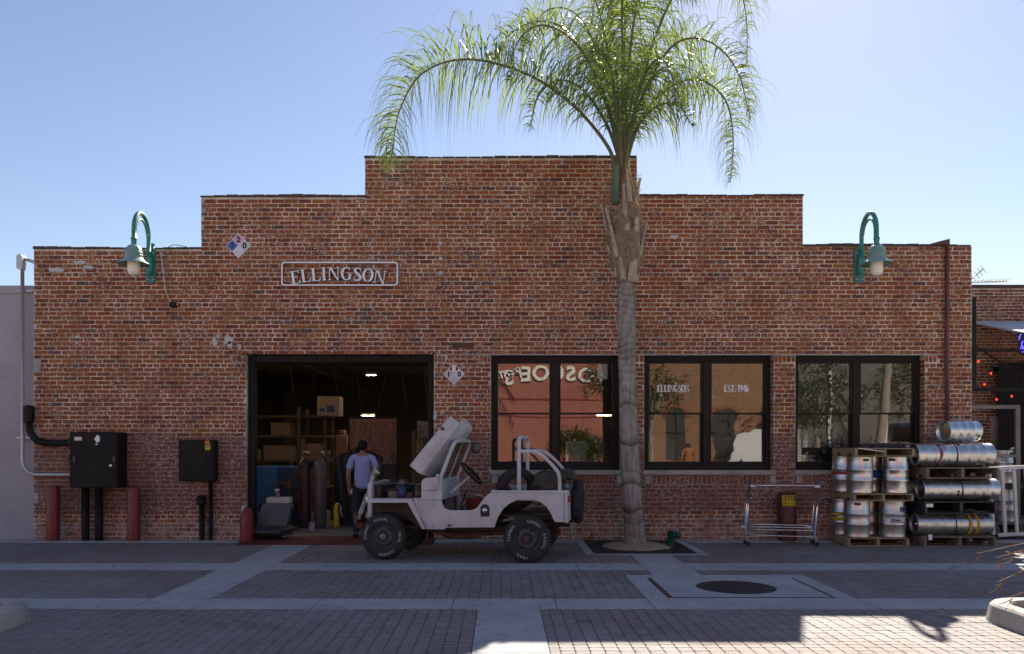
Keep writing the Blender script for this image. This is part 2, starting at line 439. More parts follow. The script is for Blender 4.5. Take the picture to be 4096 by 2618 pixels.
for i, (x0,x1,y0,y1) in enumerate(allp):
    full = x1-x0 > PX-.012; cx, cy = (x0+x1)/2, (y0+y1)/2
    if i in near:
        key = (round((x1-x0)/.01), rp.randrange(12))
        if key not in shp:
            v, f = paver_shape(x1-x0, y1-y0, rp, full); me = bpy.data.meshes.new('paver'); me.from_pydata(v, [], f)
            set_tint(me, [paver_tint(rp)]*len(v)); me.materials.append(M_PAVER); shp[key] = me
        link('paver', shp[key], pav, (cx, cy, 0))
    else:
        v, f = paver_shape(x1-x0, y1-y0, rp, full); o = len(vs_)
        vs_ += [(cx+a, cy+b, c) for a,b,c in v]; fs_ += [[q+o for q in l] for l in f]; cs_ += [paver_tint(rp)]*len(v)
me = bpy.data.meshes.new('far_pavers'); me.from_pydata(vs_, [], fs_); set_tint(me, cs_); me.materials.append(M_PAVER)
stuff(link('pavers', me, pav))

def slabs(name, x0, x1, y0, y1, cuts, axis='x', z1=.002, m=M_CONC):
    root = link(name, None); struct(root); g = .004
    cs = [x0 if axis == 'x' else y0] + cuts + [x1 if axis == 'x' else y1]
    for a, b in zip(cs[:-1], cs[1:]):
        q = MB()
        if axis == 'x': q.bbox(a+g, b-g, y0+.002, y1-.002, -.05, z1+R.uniform(-.001,.001), .003)
        else: q.bbox(x0+.002, x1-.002, a+g, b-g, -.05, z1+R.uniform(-.001,.001), .003)
        q.build('slab', m, root)
    return root
slabs('concrete_band', -16, 17, -3.32, -2.72, [-12.4,-9.6,-6.75,-5.3,-3.71,-3.075,-1.67,-.13,1.02,1.9,2.52,4.1,5.75,8.3,11.2,14])
slabs('concrete_band', -16, 17, -5.835, -5.292, [-12,-9.2,-5.6,-3.72,-3.08,-1.9,-.5,.56,1.545,3.78,5.9,8,11,14])
slabs('concrete_strip', -3.705, -3.08, -5.285, -3.325, [-4.3], 'y')
slabs('concrete_strip', -3.705, -3.08, -2.715, -.705, [-1.7], 'y')
slabs('concrete_strip', -.235, .385, -9.6, -5.838, [-7.55], 'y')
slabs('concrete_strip', 1.905, 2.515, -3.715, -3.325, [], 'y')
slabs('concrete_strip', 1.905, 2.515, -2.715, -1.885, [], 'y')
slabs('walkway', -16, -4.37, -.35, -.012, [-12,-9.5,-7.9,-5.2], z1=.012)
slabs('walkway', -1.12, 1.24, -.35, -.012, [.1], z1=.012)
slabs('walkway', 3.105, 17, -.35, -.012, [5.0,6.7,8.25,11], z1=.012)
# manhole pad: border slabs, steel frame, centre slab with lid
mp = thing('manhole', 'round iron manhole cover set in a square concrete pad', 'manhole')
for (a,b,c,d_) in ((1.55,1.78,-5.285,-3.725),(3.59,3.775,-5.285,-3.725),(1.782,3.588,-3.93,-3.725),(1.782,3.588,-5.285,-5.262)):
    MB().bbox(a,b,c,d_,-.05,.003,.003).build('border_slab', M_CONC, mp)
fr = MB()
for (a,b,c,d_) in ((1.80,1.83,-5.26,-3.935),(3.545,3.575,-5.26,-3.935),(1.83,3.545,-3.96,-3.935),(1.83,3.545,-5.26,-5.235)): fr.box(a,b,c,d_,-.05,-.001)
fr.build('steel_frame', M_RUST, mp)
pd = MB(); n = 40; o_ = rrect(1.836,3.538,-5.228,-3.966,.01,2)
cx, cy, rr = 2.69,-4.6,.452
ring = [(cx+rr*cos(2*pi*i/n), cy+rr*sin(2*pi*i/n)) for i in range(n)]
sq = []
for i in range(n):
    a = 2*pi*i/n; dx, dy = cos(a), sin(a)
    t = min((( (3.538-cx) if dx>0 else (1.836-cx))/dx) if abs(dx)>1e-6 else 9, (((-3.966-cy) if dy>0 else (-5.228-cy))/dy) if abs(dy)>1e-6 else 9)
    sq.append((cx+dx*t, cy+dy*t))
pd.add([(x,y,.004) for x,y in ring]+[(x,y,.004) for x,y in sq], [[i,n+i,n+(i+1)%n,(i+1)%n] for i in range(n)])
for (x,y) in ((1.836,-5.228),(3.538,-5.228),(3.538,-3.966),(1.836,-3.966)):
    k = min(range(n), key=lambda i: (sq[i][0]-x)**2+(sq[i][1]-y)**2)
    pd.add([(x,y,.004), (*sq[(k-1)%n],.004), (*sq[k],.004), (*sq[(k+1)%n],.004)], [[0,1,2],[0,2,3]])
pd.add([(x,y,.004) for x,y in ring]+[(x,y,-.04) for x,y in ring], [[i,(i+1)%n,n+(i+1)%n,n+i] for i in range(n)])
pd.build('centre_slab', M_CONC, mp)
ld = MB(); ld.lathe([(.0,.001),(.40,.001),(.405,-.004),(.415,-.004),(.42,.002),(.438,.002),(.44,-.04)], (cx,cy,0), n=40)
lid = ld.build('lid', pm('cast_iron', (.06,.056,.055), (.035,.033,.033), 14, .6, .4), mp)
st_ = MB()
for i in range(-8,9):
    for j in range(-8,9):
        if (i*i+j*j) < 60: st_.bbox(cx+i*.046-.015, cx+i*.046+.015, cy+j*.046-.015, cy+j*.046+.015, -.004, .006, .003)
stuff(st_.build('stud', _mc['cast_iron'], lid))
lf = MB(); rl = random.Random(12)
for k_ in range(170):
    d = rl.uniform(6.6,13.4); y = d-CAMD; x = rl.uniform(-.6*d,.63*d); s = rl.uniform(.012,.035); a = rl.uniform(0,pi)
    ca, sa = cos(a)*s, sin(a)*s; lf.add([(x-ca,y-sa,.006),(x+sa*.4,y-ca*.4,.008),(x+ca,y+sa,.012),(x-sa*.4,y+ca*.4,.007)],[[0,1,2,3]])
lo_ = stuff(lf.build('ground_litter', pm('dry_leaf_litter',(.22,.16,.09),(.12,.09,.055),3,.9,obj=False))); tag(lo_,'scattered dry leaf scraps on the street paving','litter')
# painted red ramp at the workshop door
rmp = MB(); rmp.add([(-4.33,-.69,.004),(-1.14,-.69,.004),(-1.14,-.02,.03),(-4.33,-.02,.03),(-4.33,-.69,-.05),(-1.14,-.69,-.05),(-1.14,-.02,-.05),(-4.33,-.02,-.05)], [(0,1,2,3),(0,4,5,1),(1,5,6,2),(3,7,4,0)])
rmp.box(-4.33,-1.14,-.02,.31,-.05,.03)
struct(rmp.build('red_threshold', pm('red_floor_paint', (.15,.022,.022), (.09,.02,.02), 5, .6, obj=False)))

# ------------------------------------------------------------------ brick building
bb = thing('brick_building', 'long single-storey red brick workshop with stepped parapet, wide open door and three windows', 'building')
XL, XR = -7.99, 8.04
STEP = [(XL,-5.13,4.976),(-5.13,-2.33,5.862),(-2.33,2.32,6.53),(2.32,5.156,5.88),(5.156,XR,5.02)]
WIN = [(-.176,2.04),(2.442,4.658),(5.028,7.244)]
DOOR = (-4.36,-1.15); HEAD = 3.167; SILL = 1.195
def solid(z, openings=True):
    iv = []
    for a, b, t in STEP:
        if z < t:
            if iv and abs(iv[-1][1]-a) < 1e-6: iv[-1] = (iv[-1][0], b)
            else: iv.append((a, b))
    if not openings: return iv
    cuts = []
    if z < HEAD: cuts.append(DOOR)
    if SILL-.082 < z < HEAD: cuts += [(a,b) for a,b in WIN]
    if SILL-.245 < z <= SILL-.082: cuts += [(a-.02,b+.02) for a,b in WIN]
    if 3.03 < z < HEAD:      # soldier bricks on the piers under the lintel
        cuts += [(-4.36-.24,-4.36),(-1.15,-1.15+.2),(-.176-.2,-.176),(2.04,2.442),(4.658,5.028),(7.244,7.244+.2)]
    for c0, c1 in cuts:
        nv = []
        for a, b in iv:
            if c1 <= a or c0 >= b: nv.append((a,b)); continue
            if a < c0: nv.append((a,c0))
            if c1 < b: nv.append((c1,b))
        iv = nv
    return iv
rb = random.Random(11)
CH = .0739
rects = lay((-.010, CH, 88), .0128, .2308, .1154, solid, lambda k: (k-40) % 7 == 0, rb)
for a, b in [(-4.36-.24,-4.36),(-1.15,-.95),(-.376,-.176),(2.04,2.442),(4.658,5.028),(7.244,7.444)]:
    k = max(1, round((b-a)/.078)); p = (b-a)/k
    for i in range(k): rects.append((a+i*p+.006, a+(i+1)*p-.006, 3.04, HEAD-.012))
for a, b in WIN:
    k = round((b-a+.04)/.078); p = (b-a+.04)/k
    for i in range(k): rects.append((a-.02+i*p+.006, a-.02+(i+1)*p-.006, SILL-.24, SILL-.088))
pick = sorted([i for i,r_ in enumerate(rects) if r_[1]-r_[0] > .2 and 3.25 < r_[2] < 4.9 and -3.9 < r_[0] and r_[1] < .2], key=lambda i: (rects[i][0]+1.9)**2+1.5*(rects[i][2]-4.05)**2)[:300]
brick_field(rects, bb, M_BRICK, 0, set(pick), rb)
# mortar wall with its openings
wl = MB(); xs = sorted(set([s for a,b,t in STEP for s in (a,b)] + [q for w_ in WIN for q in w_] + list(DOOR)))
for a, b in zip(xs[:-1], xs[1:]):
    m_ = (a+b)/2; top = [t for p,q,t in STEP if p <= m_ <= q][0]
    segs = [(-.06, top)]
    if DOOR[0] < m_ < DOOR[1]: segs = [(HEAD, top)]
    for p,q in WIN:
        if p < m_ < q: segs = [(-.06, SILL), (HEAD, top)]
    for z0, z1 in segs: wl.box(a, b, 0, .34, z0, z1)
wl.build('wall', M_MORTAR, bb)
# coping course, uneven
cp = random.Random(5)
M_COPE = pm('sooty_coping', (.14,.07,.05), (.06,.045,.04), 5, .9, bmp=.5, obj=False)
for a, b, t in STEP:
    x = a-.015; e = b+.015
    while x < e-.05:
        l = min(.222, e-x); dz = .012*sin(x*1.3)+cp.uniform(-.006,.006)
        q = MB(); q.bbox(x+.003, x+l-.003, -.025+cp.uniform(-.006,.006), .36, t-.004, t+.034+dz, .008)
        q.build('coping_brick', M_COPE, bb); x += l
# stack of bricks at the step edges is given by the courses; roof, side and rear walls close the shell
sh = MB()
sh.box(XL+.01, XL+.32, .345, 15, -.06, 4.9); sh.box(XR-.32, XR-.01, .345, 15, -.06, 4.9); sh.box(XL+.01, XR-.01, 15, 15.3, -.06, 4.9)
sh.build('side_walls', pm('inner_brick', (.22,.15,.11), (.16,.11,.08), 2, .9, obj=False), bb)
MB().box(XL+.02, XR-.02, .342, 15.2, 4.25, 4.35).build('roof', pm('roof_boards', (.34,.29,.17), (.25,.21,.13), 2, .9, obj=False, stretch=(1,9,1)), bb)
fl = MB(); fl.box(XL+.3, XR-.3, .312, 15, -.058, .028); struct(fl.build('workshop_floor', pm('workshop_floor_paint', (.20,.21,.22), (.13,.135,.14), 1.5, .45, obj=False)))
for i in range(9):
    MB().box(XL+.33, XR-.33, 1.0+i*1.5, 1.12+i*1.5, 3.95, 4.245).build('roof_joist', _mc['roof_boards'], bb)
MB().box(-.9,-.7,.36,14.9,3.55,3.94).build('roof_beam', _mc['roof_boards'], bb)
MB().box(-4.9,-4.75,.36,14.9,3.55,3.94).build('roof_beam', _mc['roof_boards'], bb)
# lintel angle, sills, stone patches
MB().box(-1.13, 7.55, -.016, .05, HEAD-.006, HEAD+.016).build('lintel', pm('pale_lintel', (.45,.43,.41), (.33,.31,.29), 6, .85, obj=False), bb)
MB().box(-4.45, -1.14, -.014, .05, HEAD-.004, HEAD+.01).build('lintel', M_BLACK, bb)
for a, b in WIN:
    q = MB(); q.bbox(a-.03, b+.03, -.05, .26, SILL-.08, SILL-.004, .012); q.build('sill', M_CONC2, bb)
    for x in (a+.06, b-.02):
        MB().bbox(x-.05, x+.05, -.03, .02, SILL-.23, SILL-.085, .012).build('mortar_patch', M_CONC2, bb)
for (x0,x1,z0,z1) in ((-8.0,-7.86,2.85,3.1),(-8.0,-7.88,1.72,1.93),(-8.0,-7.9,.62,.8)):
    MB().bbox(x0,x1,-.02,.03,z0,z1,.012).build('stone_patch', M_CONC2, bb)
def blob(name, x, z, w_, h_, mat, parent, seed, th=.016):
    r = random.Random(seed); n = 14; po = []
    for i in range(n):
        a = 2*pi*i/n; f = r.uniform(.62,1.05); po.append((x+w_/2*cos(a)*f, z+h_/2*sin(a)*f))
    q = MB(); q.prism(po, lambda u,v: (u,-th,v), lambda u,v: (u,.0,v)); return q.build(name, mat, parent)
M_PLAST = pm('white_patch', (.62,.62,.62), (.48,.47,.46), 14, .85, bmp=.4)
for i, (x,z,w_,h_) in enumerate(((-4.89,3.40,.12,.2),(-4.84,3.46,.07,.16),(-4.66,3.42,.17,.2),(-4.64,3.34,.12,.13),(-4.47,3.3,.07,.15),(-1.13,2.12,.07,.18),(2.95,5.18,.16,.09),(-7.25,3.47,.1,.07),(-7.2,4.74,.24,.09),(-7.6,4.62,.35,.1),(-7.05,4.66,.22,.07),(-4.41,.45,.08,.35),(-1.0,2.2,.05,.1))):
    blob('plaster_patch', x, z, w_, h_, M_PLAST, bb, i, .015)
# door frame
df = MB()
for (x0,x1,y0,y1,z0,z1) in ((DOOR[0]+.001,DOOR[0]+.11,.10,.26,.03,HEAD-.001),(DOOR[1]-.11,DOOR[1]-.001,.10,.26,.03,HEAD-.001),(DOOR[0]+.11,DOOR[1]-.11,.10,.26,HEAD-.12,HEAD-.001)):
    q = MB(); q.bbox(x0,x1,y0,y1,z0,z1,.006); q.build('door_frame', M_BLACK, bb)
# reveals: bricks of the jambs turned into the opening
def reveal(x, sgn):
    rv, rf, rc = [], [], []
    z = -.01; k = 0
    z_lo = SILL if x not in DOOR else .03
    while z < HEAD-.1:
        if z >= z_lo-.02:
            for (y0,y1) in (((.006,.1),(.106,.3)) if k%2 else ((.006,.2),(.206,.3))):
                v, f = oct_brick(y1-y0-.008, CH-.012, .006, rb); c = brick_tint(rb); o = len(rv)
                rv += [(x - sgn*b, (y0+y1)/2 + a*sgn*-1, z+CH/2+cc) for a,b,cc in v]; rf += [[q+o for q in l][::(1 if sgn<0 else 1)] for l in f]; rc += [c]*len(v)
        z += CH; k += 1
    me = bpy.data.meshes.new('jamb_brickwork'); me.from_pydata(rv, [], rf); set_tint(me, rc); me.materials.append(M_BRICK)
    stuff(link('jamb_brickwork', me, bb))
for a, b in WIN: reveal(a, 1); reveal(b, -1)

# glass: clear pane with a slightly wavy surface
def glass(name, refl, tint, wav, scale):
    m, nt, b = new_mat(name); nt.nodes.remove(b)
    out = [n for n in nt.nodes if n.type == 'OUTPUT_MATERIAL'][0]
    tr = node(nt,'ShaderNodeBsdfTransparent'); tr.inputs[0].default_value = (*tint,1)
    gl = node(nt,'ShaderNodeBsdfGlossy'); gl.inputs['Roughness'].default_value = .0
    gl.inputs['Color'].default_value = (1,1,1,1)
    v = posn(nt); h = noise(nt, v, scale, 2, .4)
    bm = node(nt,'ShaderNodeBump'); bm.inputs['Strength'].default_value = 1.0; bm.inputs['Distance'].default_value = wav
    nt.links.new(h, bm.inputs['Height']); nt.links.new(bm.outputs[0], gl.inputs['Normal'])
    mx = node(nt,'ShaderNodeMixShader'); mx.inputs[0].default_value = refl
    nt.links.new(tr.outputs[0], mx.inputs[1]); nt.links.new(gl.outputs[0], mx.inputs[2]); nt.links.new(mx.outputs[0], out.inputs[0])
    return m
G_FLAT = glass('window_glass', .135, (.7,.72,.7), .0011, 1.3)
G_WAVE = glass('wavy_window_glass', .15, (.7,.72,.7), .0045, 1.9)
for wi, (a, b) in enumerate(WIN):
    wn = link('window', None, bb, (0,0,0)); wn['label'] = 'pair of dark framed sash windows with reflections'
    y0, y1 = .17, .30
    for (x0,x1,z0,z1) in ((a+.001,a+.08,SILL,HEAD-.001),(b-.08,b-.001,SILL,HEAD-.001),(a+.08,b-.08,HEAD-.09,HEAD-.001),(a+.08,b-.08,SILL,SILL+.08),((a+b)/2-.055,(a+b)/2+.055,SILL+.08,HEAD-.09)):
        q = MB(); q.bbox(x0,x1,y0,y1,z0,z1,.006); q.build('frame', M_FRAME, wn)
    for s, (x0,x1) in enumerate(((a+.08,(a+b)/2-.055),((a+b)/2+.055,b-.08))):
        for lv, (z0,z1,dy) in enumerate(((SILL+.08,2.185,.045),(2.155,HEAD-.09,.0))):
            q = MB(); e = .042; ya, yb = y0+.02+dy, y0+.055+dy
            q.box(x0+.001,x0+e,ya,yb,z0,z1); q.box(x1-e,x1-.001,ya,yb,z0,z1); q.box(x0+e,x1-e,ya,yb,z1-(.03 if lv==0 else e),z1); q.box(x0+e,x1-e,ya,yb,z0,z0+(e+.02 if lv==0 else .03))
            sa = q.build('sash', M_FRAME, wn)
            p = MB(); p.add([(x0+e-.005,ya+.018,z0+.02),(x1-e+.005,ya+.018,z0+.02),(x1-e+.005,ya+.018,z1-.02),(x0+e-.005,ya+.018,z1-.02)], [[0,1,2,3]])
            p.build('pane', G_WAVE if (wi == 1 and s == 1) else G_FLAT, sa)

# ------------------------------------------------------------------ serif lettering built from strokes
def serif(ch, S=.17, T=.06):
    "list of 2D polygons on a unit-height letter and its advance width"
    def rc(x0,x1,y0,y1): return [(x0,y0),(x1,y0),(x1,y1),(x0,y1)]
    def sr(x0,x1,y): return rc(x0-.05,x1+.05,y,y+T) if y < .5 else rc(x0-.05,x1+.05,y-T,y)
    def ribbon(pts, ws):
        L, Rr = [], []
        for i,p in enumerate(pts):
            a = pts[max(i-1,0)]; b = pts[min(i+1,len(pts)-1)]; dx, dy = b[0]-a[0], b[1]-a[1]; l = math.hypot(dx,dy) or 1
            nx, ny = -dy/l, dx/l; L.append((p[0]+nx*ws[i]/2, p[1]+ny*ws[i]/2)); Rr.append((p[0]-nx*ws[i]/2, p[1]-ny*ws[i]/2))
        return [[L[i],Rr[i],Rr[i+1],L[i+1]] for i in range(len(pts)-1)]
    def ell(cx,cy,rx,ry,a0,a1,n,thick):
        pts = []; ws = []
        for i in range(n+1):
            a = radians(a0+(a1-a0)*i/n); pts.append((cx+rx*cos(a), cy+ry*sin(a))); ws.append(T+ (thick-T)*abs(cos(a)))
        return ribbon(pts, ws)
    if ch in 'IT1L':
        if ch == 'I': return [rc(.08,.08+S,T,1-T), sr(.08,.08+S,0), sr(.08,.08+S,1)], .42
        if ch == 'L': return [rc(.06,.06+S,T,1-T), sr(.06,.06+S,1), rc(.01,.6,0,T), [(.6,0),(.62,.26),(.58,.26),(.5,T),(.5,T)]], .68
        if ch == 'T': return [rc(.28,.28+S,T,1-.07), sr(.28,.28+S,0), rc(.02,.71,.93,1), rc(.02,.06,.76,.93), rc(.67,.71,.76,.93)], .76
        return [rc(.14,.14+S,T,1), sr(.14,.14+S,0), [(.14,1),(.0,.88),(.0,.82),(.14,.86)]], .48
    if ch == 'E': return [rc(.06,.06+S,T,1-T), rc(.01,.6,0,T), rc(.01,.58,1-T,1), rc(.06+S,.44,.48,.48+T), rc(.41,.45,.38,.62), [(.6,0),(.62,.26),(.58,.26),(.5,T)], [(.58,1),(.48,1-T),(.55,.76),(.59,.76)]], .68
    if ch == 'N': return [rc(.08,.08+.06,T,1-T), sr(.05,.17,0), sr(.02,.1,1), rc(.66,.72,0,1-T), sr(.63,.75,1), [(.06,1),(.24,1),(.72,.0),(.68,-.02),(.62,0)]], .86
    if ch == 'O': return ell(.38,.5,.30,.47,0,360,24,S+.01), .78
    if ch == 'G': return ell(.38,.5,.30,.47,55,325,18,S+.01)+[rc(.54,.54+.14,.08,.46), rc(.46,.76,.42,.48), rc(.57,.61,.72,.95)], .80
    if ch == 'S':
        p = spline([(.50,.80,0),(.42,.93,0),(.29,.96,0),(.15,.88,0),(.13,.74,0),(.24,.60,0),(.40,.47,0),(.51,.32,0),(.50,.15,0),(.36,.04,0),(.22,.04,0),(.11,.12,0),(.08,.24,0)], 3)
        nn = len(p); return ribbon([(q.x,q.y) for q in p], [.05+.13*sin(pi*i/(nn-1))**1.2 for i in range(nn)])+[rc(.49,.53,.7,.95), rc(.06,.1,.05,.3)], .62
    if ch == '9': return ell(.26,.68,.19,.29,0,360,18,S)+ribbon([(.47,.68),(.46,.4),(.36,.15),(.2,.03),(.1,.08)],[S,S*.9,S*.7,.1,.08]), .56
    if ch == '6': return ell(.28,.32,.19,.29,0,360,18,S)+ribbon([(.07,.32),(.08,.6),(.18,.85),(.34,.97),(.44,.92)],[S,S*.9,S*.7,.1,.08]), .56
    if ch == '4': return [rc(.32,.32+S-.02,T,1), sr(.32,.47,0), rc(.0,.56,.26,.33), [(.32,1),(.24,1),(.0,.33),(.07,.33),(.32,.82)]], .58
    if ch == '.': return [rc(.04,.18,0,.14)], .24
    return [], .35
def serif_text(name, s, h, th, parent, mats, place, wx=1.0, bold=1.0):
    "place(t) -> (origin Vector, angle) for t = metres along the baseline; one object per letter"
    tot = sum(serif(c)[1]*h*wx for c in s); t = 0
    for c in s:
        polys, adv = serif(c, .17*bold, .06*bold); adv *= h*wx
        if polys:
            o, ang = place(t+adv/2-tot/2); q = MB()
            for i, po in enumerate(polys):
                e = (i % 3)*.0006
                f = lambda dy: (lambda u, v: (o.x + (u*h*wx-adv/2)*cos(ang) - v*h*sin(ang), o.y+dy, o.z + (u*h*wx-adv/2)*sin(ang) + v*h*cos(ang)))
                q.prism(po, f(-th-e), f(0), 0, 1 if len(mats) > 1 else 0)
            q.build(name, mats, parent)
        t += adv
# ------------------------------------------------------------------ neighbours
ln = thing('stucco_building', 'plain grey stucco building adjoining the left end of the brick workshop', 'building')
MB().box(-16,-8.0,.06,15,-.06,4.22).build('wall', M_STUCCO, ln)
q = MB(); q.bbox(-16,-8.03,.035,.4,4.22,4.36,.012); q.build('parapet', M_STUCCO, ln)
rn = thing('patio_building', 'dark brick building set back behind the patio at the far right', 'building')
MB().box(8.35,24,5.0,15,-.06,5.25).build('wall', M_MORTAR2, rn)
rr2 = random.Random(21)
def rn_iv(z): return [(8.4,14.5)] if z > 2.3 else [(8.4,11.35)]
r2 = lay((-.02,.0739,71), .0125, .2308, .1154, rn_iv, lambda k: (k-66) % 6 == 0, rr2)
pk = sorted([i for i,q_ in enumerate(r2) if q_[0] > 10.7 and q_[1] < 12.7 and q_[2] > 4.3], key=lambda i: -r2[i][2])[:110]
brick_field(r2, rn, M_BRICK2, 5.0, set(pk), rr2)
MB().box(8.35,24,4.97,5.3,5.25,5.33).build('coping', M_COPE, rn)
# corrugated dark fence in front of that wall
cf = thing('corrugated_fence', 'black corrugated metal fence at the back of the patio', 'fence')
M_CORR = pm('dark_corrugated', (.022,.021,.022), (.035,.033,.033), 3, .55, .3)
for k in range(5):
    x0 = 11.35+k*.95; vv = []; n = 38
    for i in range(n+1):
        x = x0+.94*i/n; y = 4.7+.022*sin(2*pi*i/n*9.5); vv += [(x,y,0),(x,y,3.5)]
    q = MB(); q.add(vv, [[2*i,2*i+2,2*i+3,2*i+1] for i in range(n)]); q.build('sheet', M_CORR, cf)
q = MB(); q.box(11.3,16.2,4.76,4.82,3.3,3.4); q.box(11.3,16.2,4.76,4.82,.3,.4); q.build('rail', M_BLACK, cf)
# awning
aw = thing('awning', 'pale sloping metal awning over the patio at the right edge', 'awning')
q = MB(); q.add([(10.86,4.95,4.48),(17,4.95,4.48),(17,1.9,3.66),(10.86,1.9,3.66),(10.86,4.95,4.44),(17,4.95,4.44),(17,1.9,3.62),(10.86,1.9,3.62)], [(0,3,2,1),(4,5,6,7),(3,7,6,2),(0,4,7,3),(1,2,6,5)])
q.build('canopy', pm('awning_sheet', (.70,.70,.72), (.6,.6,.62), 2, .5), aw)
for x in (11.0,13.2,15.4): MB().box(x,x+.06,1.95,4.9,3.60-.06,3.61).build('rafter', M_BLACK, aw) if False else None
q = MB(); q.cyl((10.95,2.0,3.60),(10.95,2.0,0),.04); q.build('post', M_BLACK, aw)
q = MB(); q.cyl((14.6,2.0,3.60),(14.6,2.0,0),.04); q.build('post', M_BLACK, aw)
# black steel bracket frame on the corner of the brick building
bf = thing('steel_bracket', 'black steel bracket frame standing out from the brick corner above the gate', 'bracket')
q = MB(); q.box(8.13,8.19,.12,.18,2.55,4.17); q.box(8.03,8.19,.10,.2,3.2,3.32); q.build('upright', M_BLACK, bf)
q = MB(); q.box(8.19,10.2,.13,.17,2.55,2.61); q.build('lower_bar', M_BLACK, bf)
q = MB(); q.cyl((8.17,.15,3.35),(9.3,.15,2.62),.018,n=8); q.build('brace', M_BLACK, bf)
q = MB(); q.box(8.19,9.4,.13,.17,3.24,3.28); q.build('upper_bar', M_BLACK, bf)
# red bulbs on a string
M_RBULB = flat('red_bulb', (1.0,.03,.015), .3, emit=2.0)
sl_ = thing('string_lights', 'string of small glowing red bulbs in the dark patio', 'string lights')
bp = [P(3913,1439,2.2),P(3964,1487,2.2),P(3938,1531,2.25),P(3986,1591,2.2),P(4047,1578,2.2),P(4120,1560,2.2)]
q = MB(); q.tube(spline([P(3880,1420,2.2)]+bp,5), .004, n=5); q.build('wire', M_BLK, sl_)
for b_ in bp:
    q = MB(); q.lathe([(.0,.018),(.011,.013),(.015,0),(.012,-.018),(0,-.025)], b_-Vector((0,0,.035)), n=10); q.build('bulb', M_RBULB, sl_)
# blue neon sign at the frame edge
M_NEON = flat('blue_neon', (.06,.05,1.0), .3, emit=2.0)
ne = thing('neon_sign', 'blue neon sign hanging under the awning at the right edge', 'sign')
pp = lambda a,b: P(3796+a/3.077, 1200+b/3.077, 1.8)
for pts in ([(885,420),(870,455),(862,495)],[(900,520),(893,555),(905,590),(930,590),(935,520),(905,515)],[(925,575),(890,580),(880,605),(892,632),(920,640),(945,620),(935,585)],[(905,600),(915,612),(925,600),(915,592),(905,600)],[(960,520),(958,640)],[(985,520),(1010,530),(1010,570),(985,575),(985,640)]):
    q = MB(); q.tube(spline([pp(*p) for p in pts],4), .007, n=6); q.build('tube', M_NEON, ne)
q = MB(); q.box(pp(880,0).x, pp(1100,0).x, 1.82, 1.86, pp(0,660).z, pp(0,400).z); q.build('backing', M_BLK, ne)
# steel gate frame
gt = thing('gate_frame', 'tall grey steel gate frame beside the kegs at the patio entrance', 'gate')
M_GATE = pm('grey_steel', (.20,.19,.18), (.14,.13,.125), 5, .45, .3)
for (x0,x1,z0,z1) in ((8.2,8.26,0,2.33),(9.09,9.17,0,2.33),(8.26,9.09,2.26,2.33),(8.26,9.09,1.40,1.46)):
    q = MB(); q.bbox(x0,x1,.46,.52,z0,z1,.006); q.build('bar', M_GATE, gt)
# white railing leaning by the gate
wr = thing('white_railing', 'white painted metal railing panel standing right of the kegs', 'railing', (8.28,-.12,0))
wr.rotation_euler = (0, radians(-3), 0)
for (x0,x1,z0,z1) in ((.02,2.2,1.19,1.25),(.14,2.2,.06,.12)):
    q = MB(); q.bbox(x0,x1,-.025,.025,z0,z1,.006); q.build('rail', M_WHITE, wr)
for i in range(11):
    x = .04+i*.2; q = MB(); q.bbox(x,x+.055,-.02,.02,.10 if i else .1,1.19,.005); q.build('baluster', M_WHITE, wr)
q = MB(); q.bbox(.0,.14,-.03,.03,.0,.10,.01); q.build('foot', M_RUBBER, wr)
# hooked grey pipe behind
hp = thing('hooked_pipe', 'thin grey hooked pipe standing right of the steel gate frame', 'pipe')
q = MB(); q.tube(spline([(9.3,.8,0),(9.33,.8,1.0),(9.36,.8,1.4),(9.31,.8,1.56),(9.2,.8,1.55)],6), .022, n=8); q.build('pipe', M_GALV, hp)
# antenna on the patio building
an = thing('antenna', 'thin television antenna on the roof of the patio building', 'antenna')
def rod(a, b, r, m, par, nm): q = MB(); q.cyl(a, b, r, n=6); return q.build(nm, m, par)
A0, A1 = P(3885,1131,6), P(4026,1127,6); rod(A0, A1, .018, M_GALV, an, 'boom')
for i in range(9):
    p = A0.lerp(A1, .18+i*.1); rod(p+Vector((0,-.25,.02)), p+Vector((0,.25,.02)), .008, M_GALV, an, 'element'); rod(p, p+Vector((0,0,.06)), .007, M_GALV, an, 'element')
B0, B1 = P(3878,1122,6), P(3935,1076,6); rod(B0, B1, .02, M_GALV, an, 'boom')
dr = (B1-B0).normalized(); pr = Vector((dr.z,0,-dr.x))
for i in range(4):
    p = B0.lerp(B1, .25+i*.24); rod(p-pr*.12, p+pr*.12, .009, M_GALV, an, 'element')
rod((A0.x+.05,6,4.9),(A0.x+.05,6,5.5),.02,M_GALV,an,'mast')

# ------------------------------------------------------------------ pipes, cables and fittings on the facade
cd = thing('conduit', 'galvanised conduit with weatherhead at the left end of the brick wall', 'conduit')
q = MB(); q.tube([(-8.15,-.06,4.62),(-8.15,-.06,1.36)]+[(-8.15+.24*(1-cos(a)),-.06,1.36-.24*sin(a)) for a in [radians(15*i) for i in range(1,7)]]+[(-7.15,-.06,1.12)], .031, n=10); q.build('pipe', M_GALV, cd)
q = MB(); q.prism(rrect(-8.22,-8.12,4.60,4.86,.045), lambda u,v:(u,-.12,v), lambda u,v:(u,-.0,v)); q.build('weatherhead', M_GALV, cd)
q = MB(); q.tube([(-8.13,-.03,4.8),(-8.02,-.02,4.76),(-7.97,.02,4.74)], .028, n=8); q.build('elbow', M_GALV, cd)
for z in (4.25,1.75):
    q = MB(); q.box(-8.26,-7.98,-.04,.06,z-.012,z+.012); q.build('clamp', M_GALV, cd)
bc = thing('black_conduit', 'fat black conduit bending from the wall corner into the large cabinet', 'conduit')
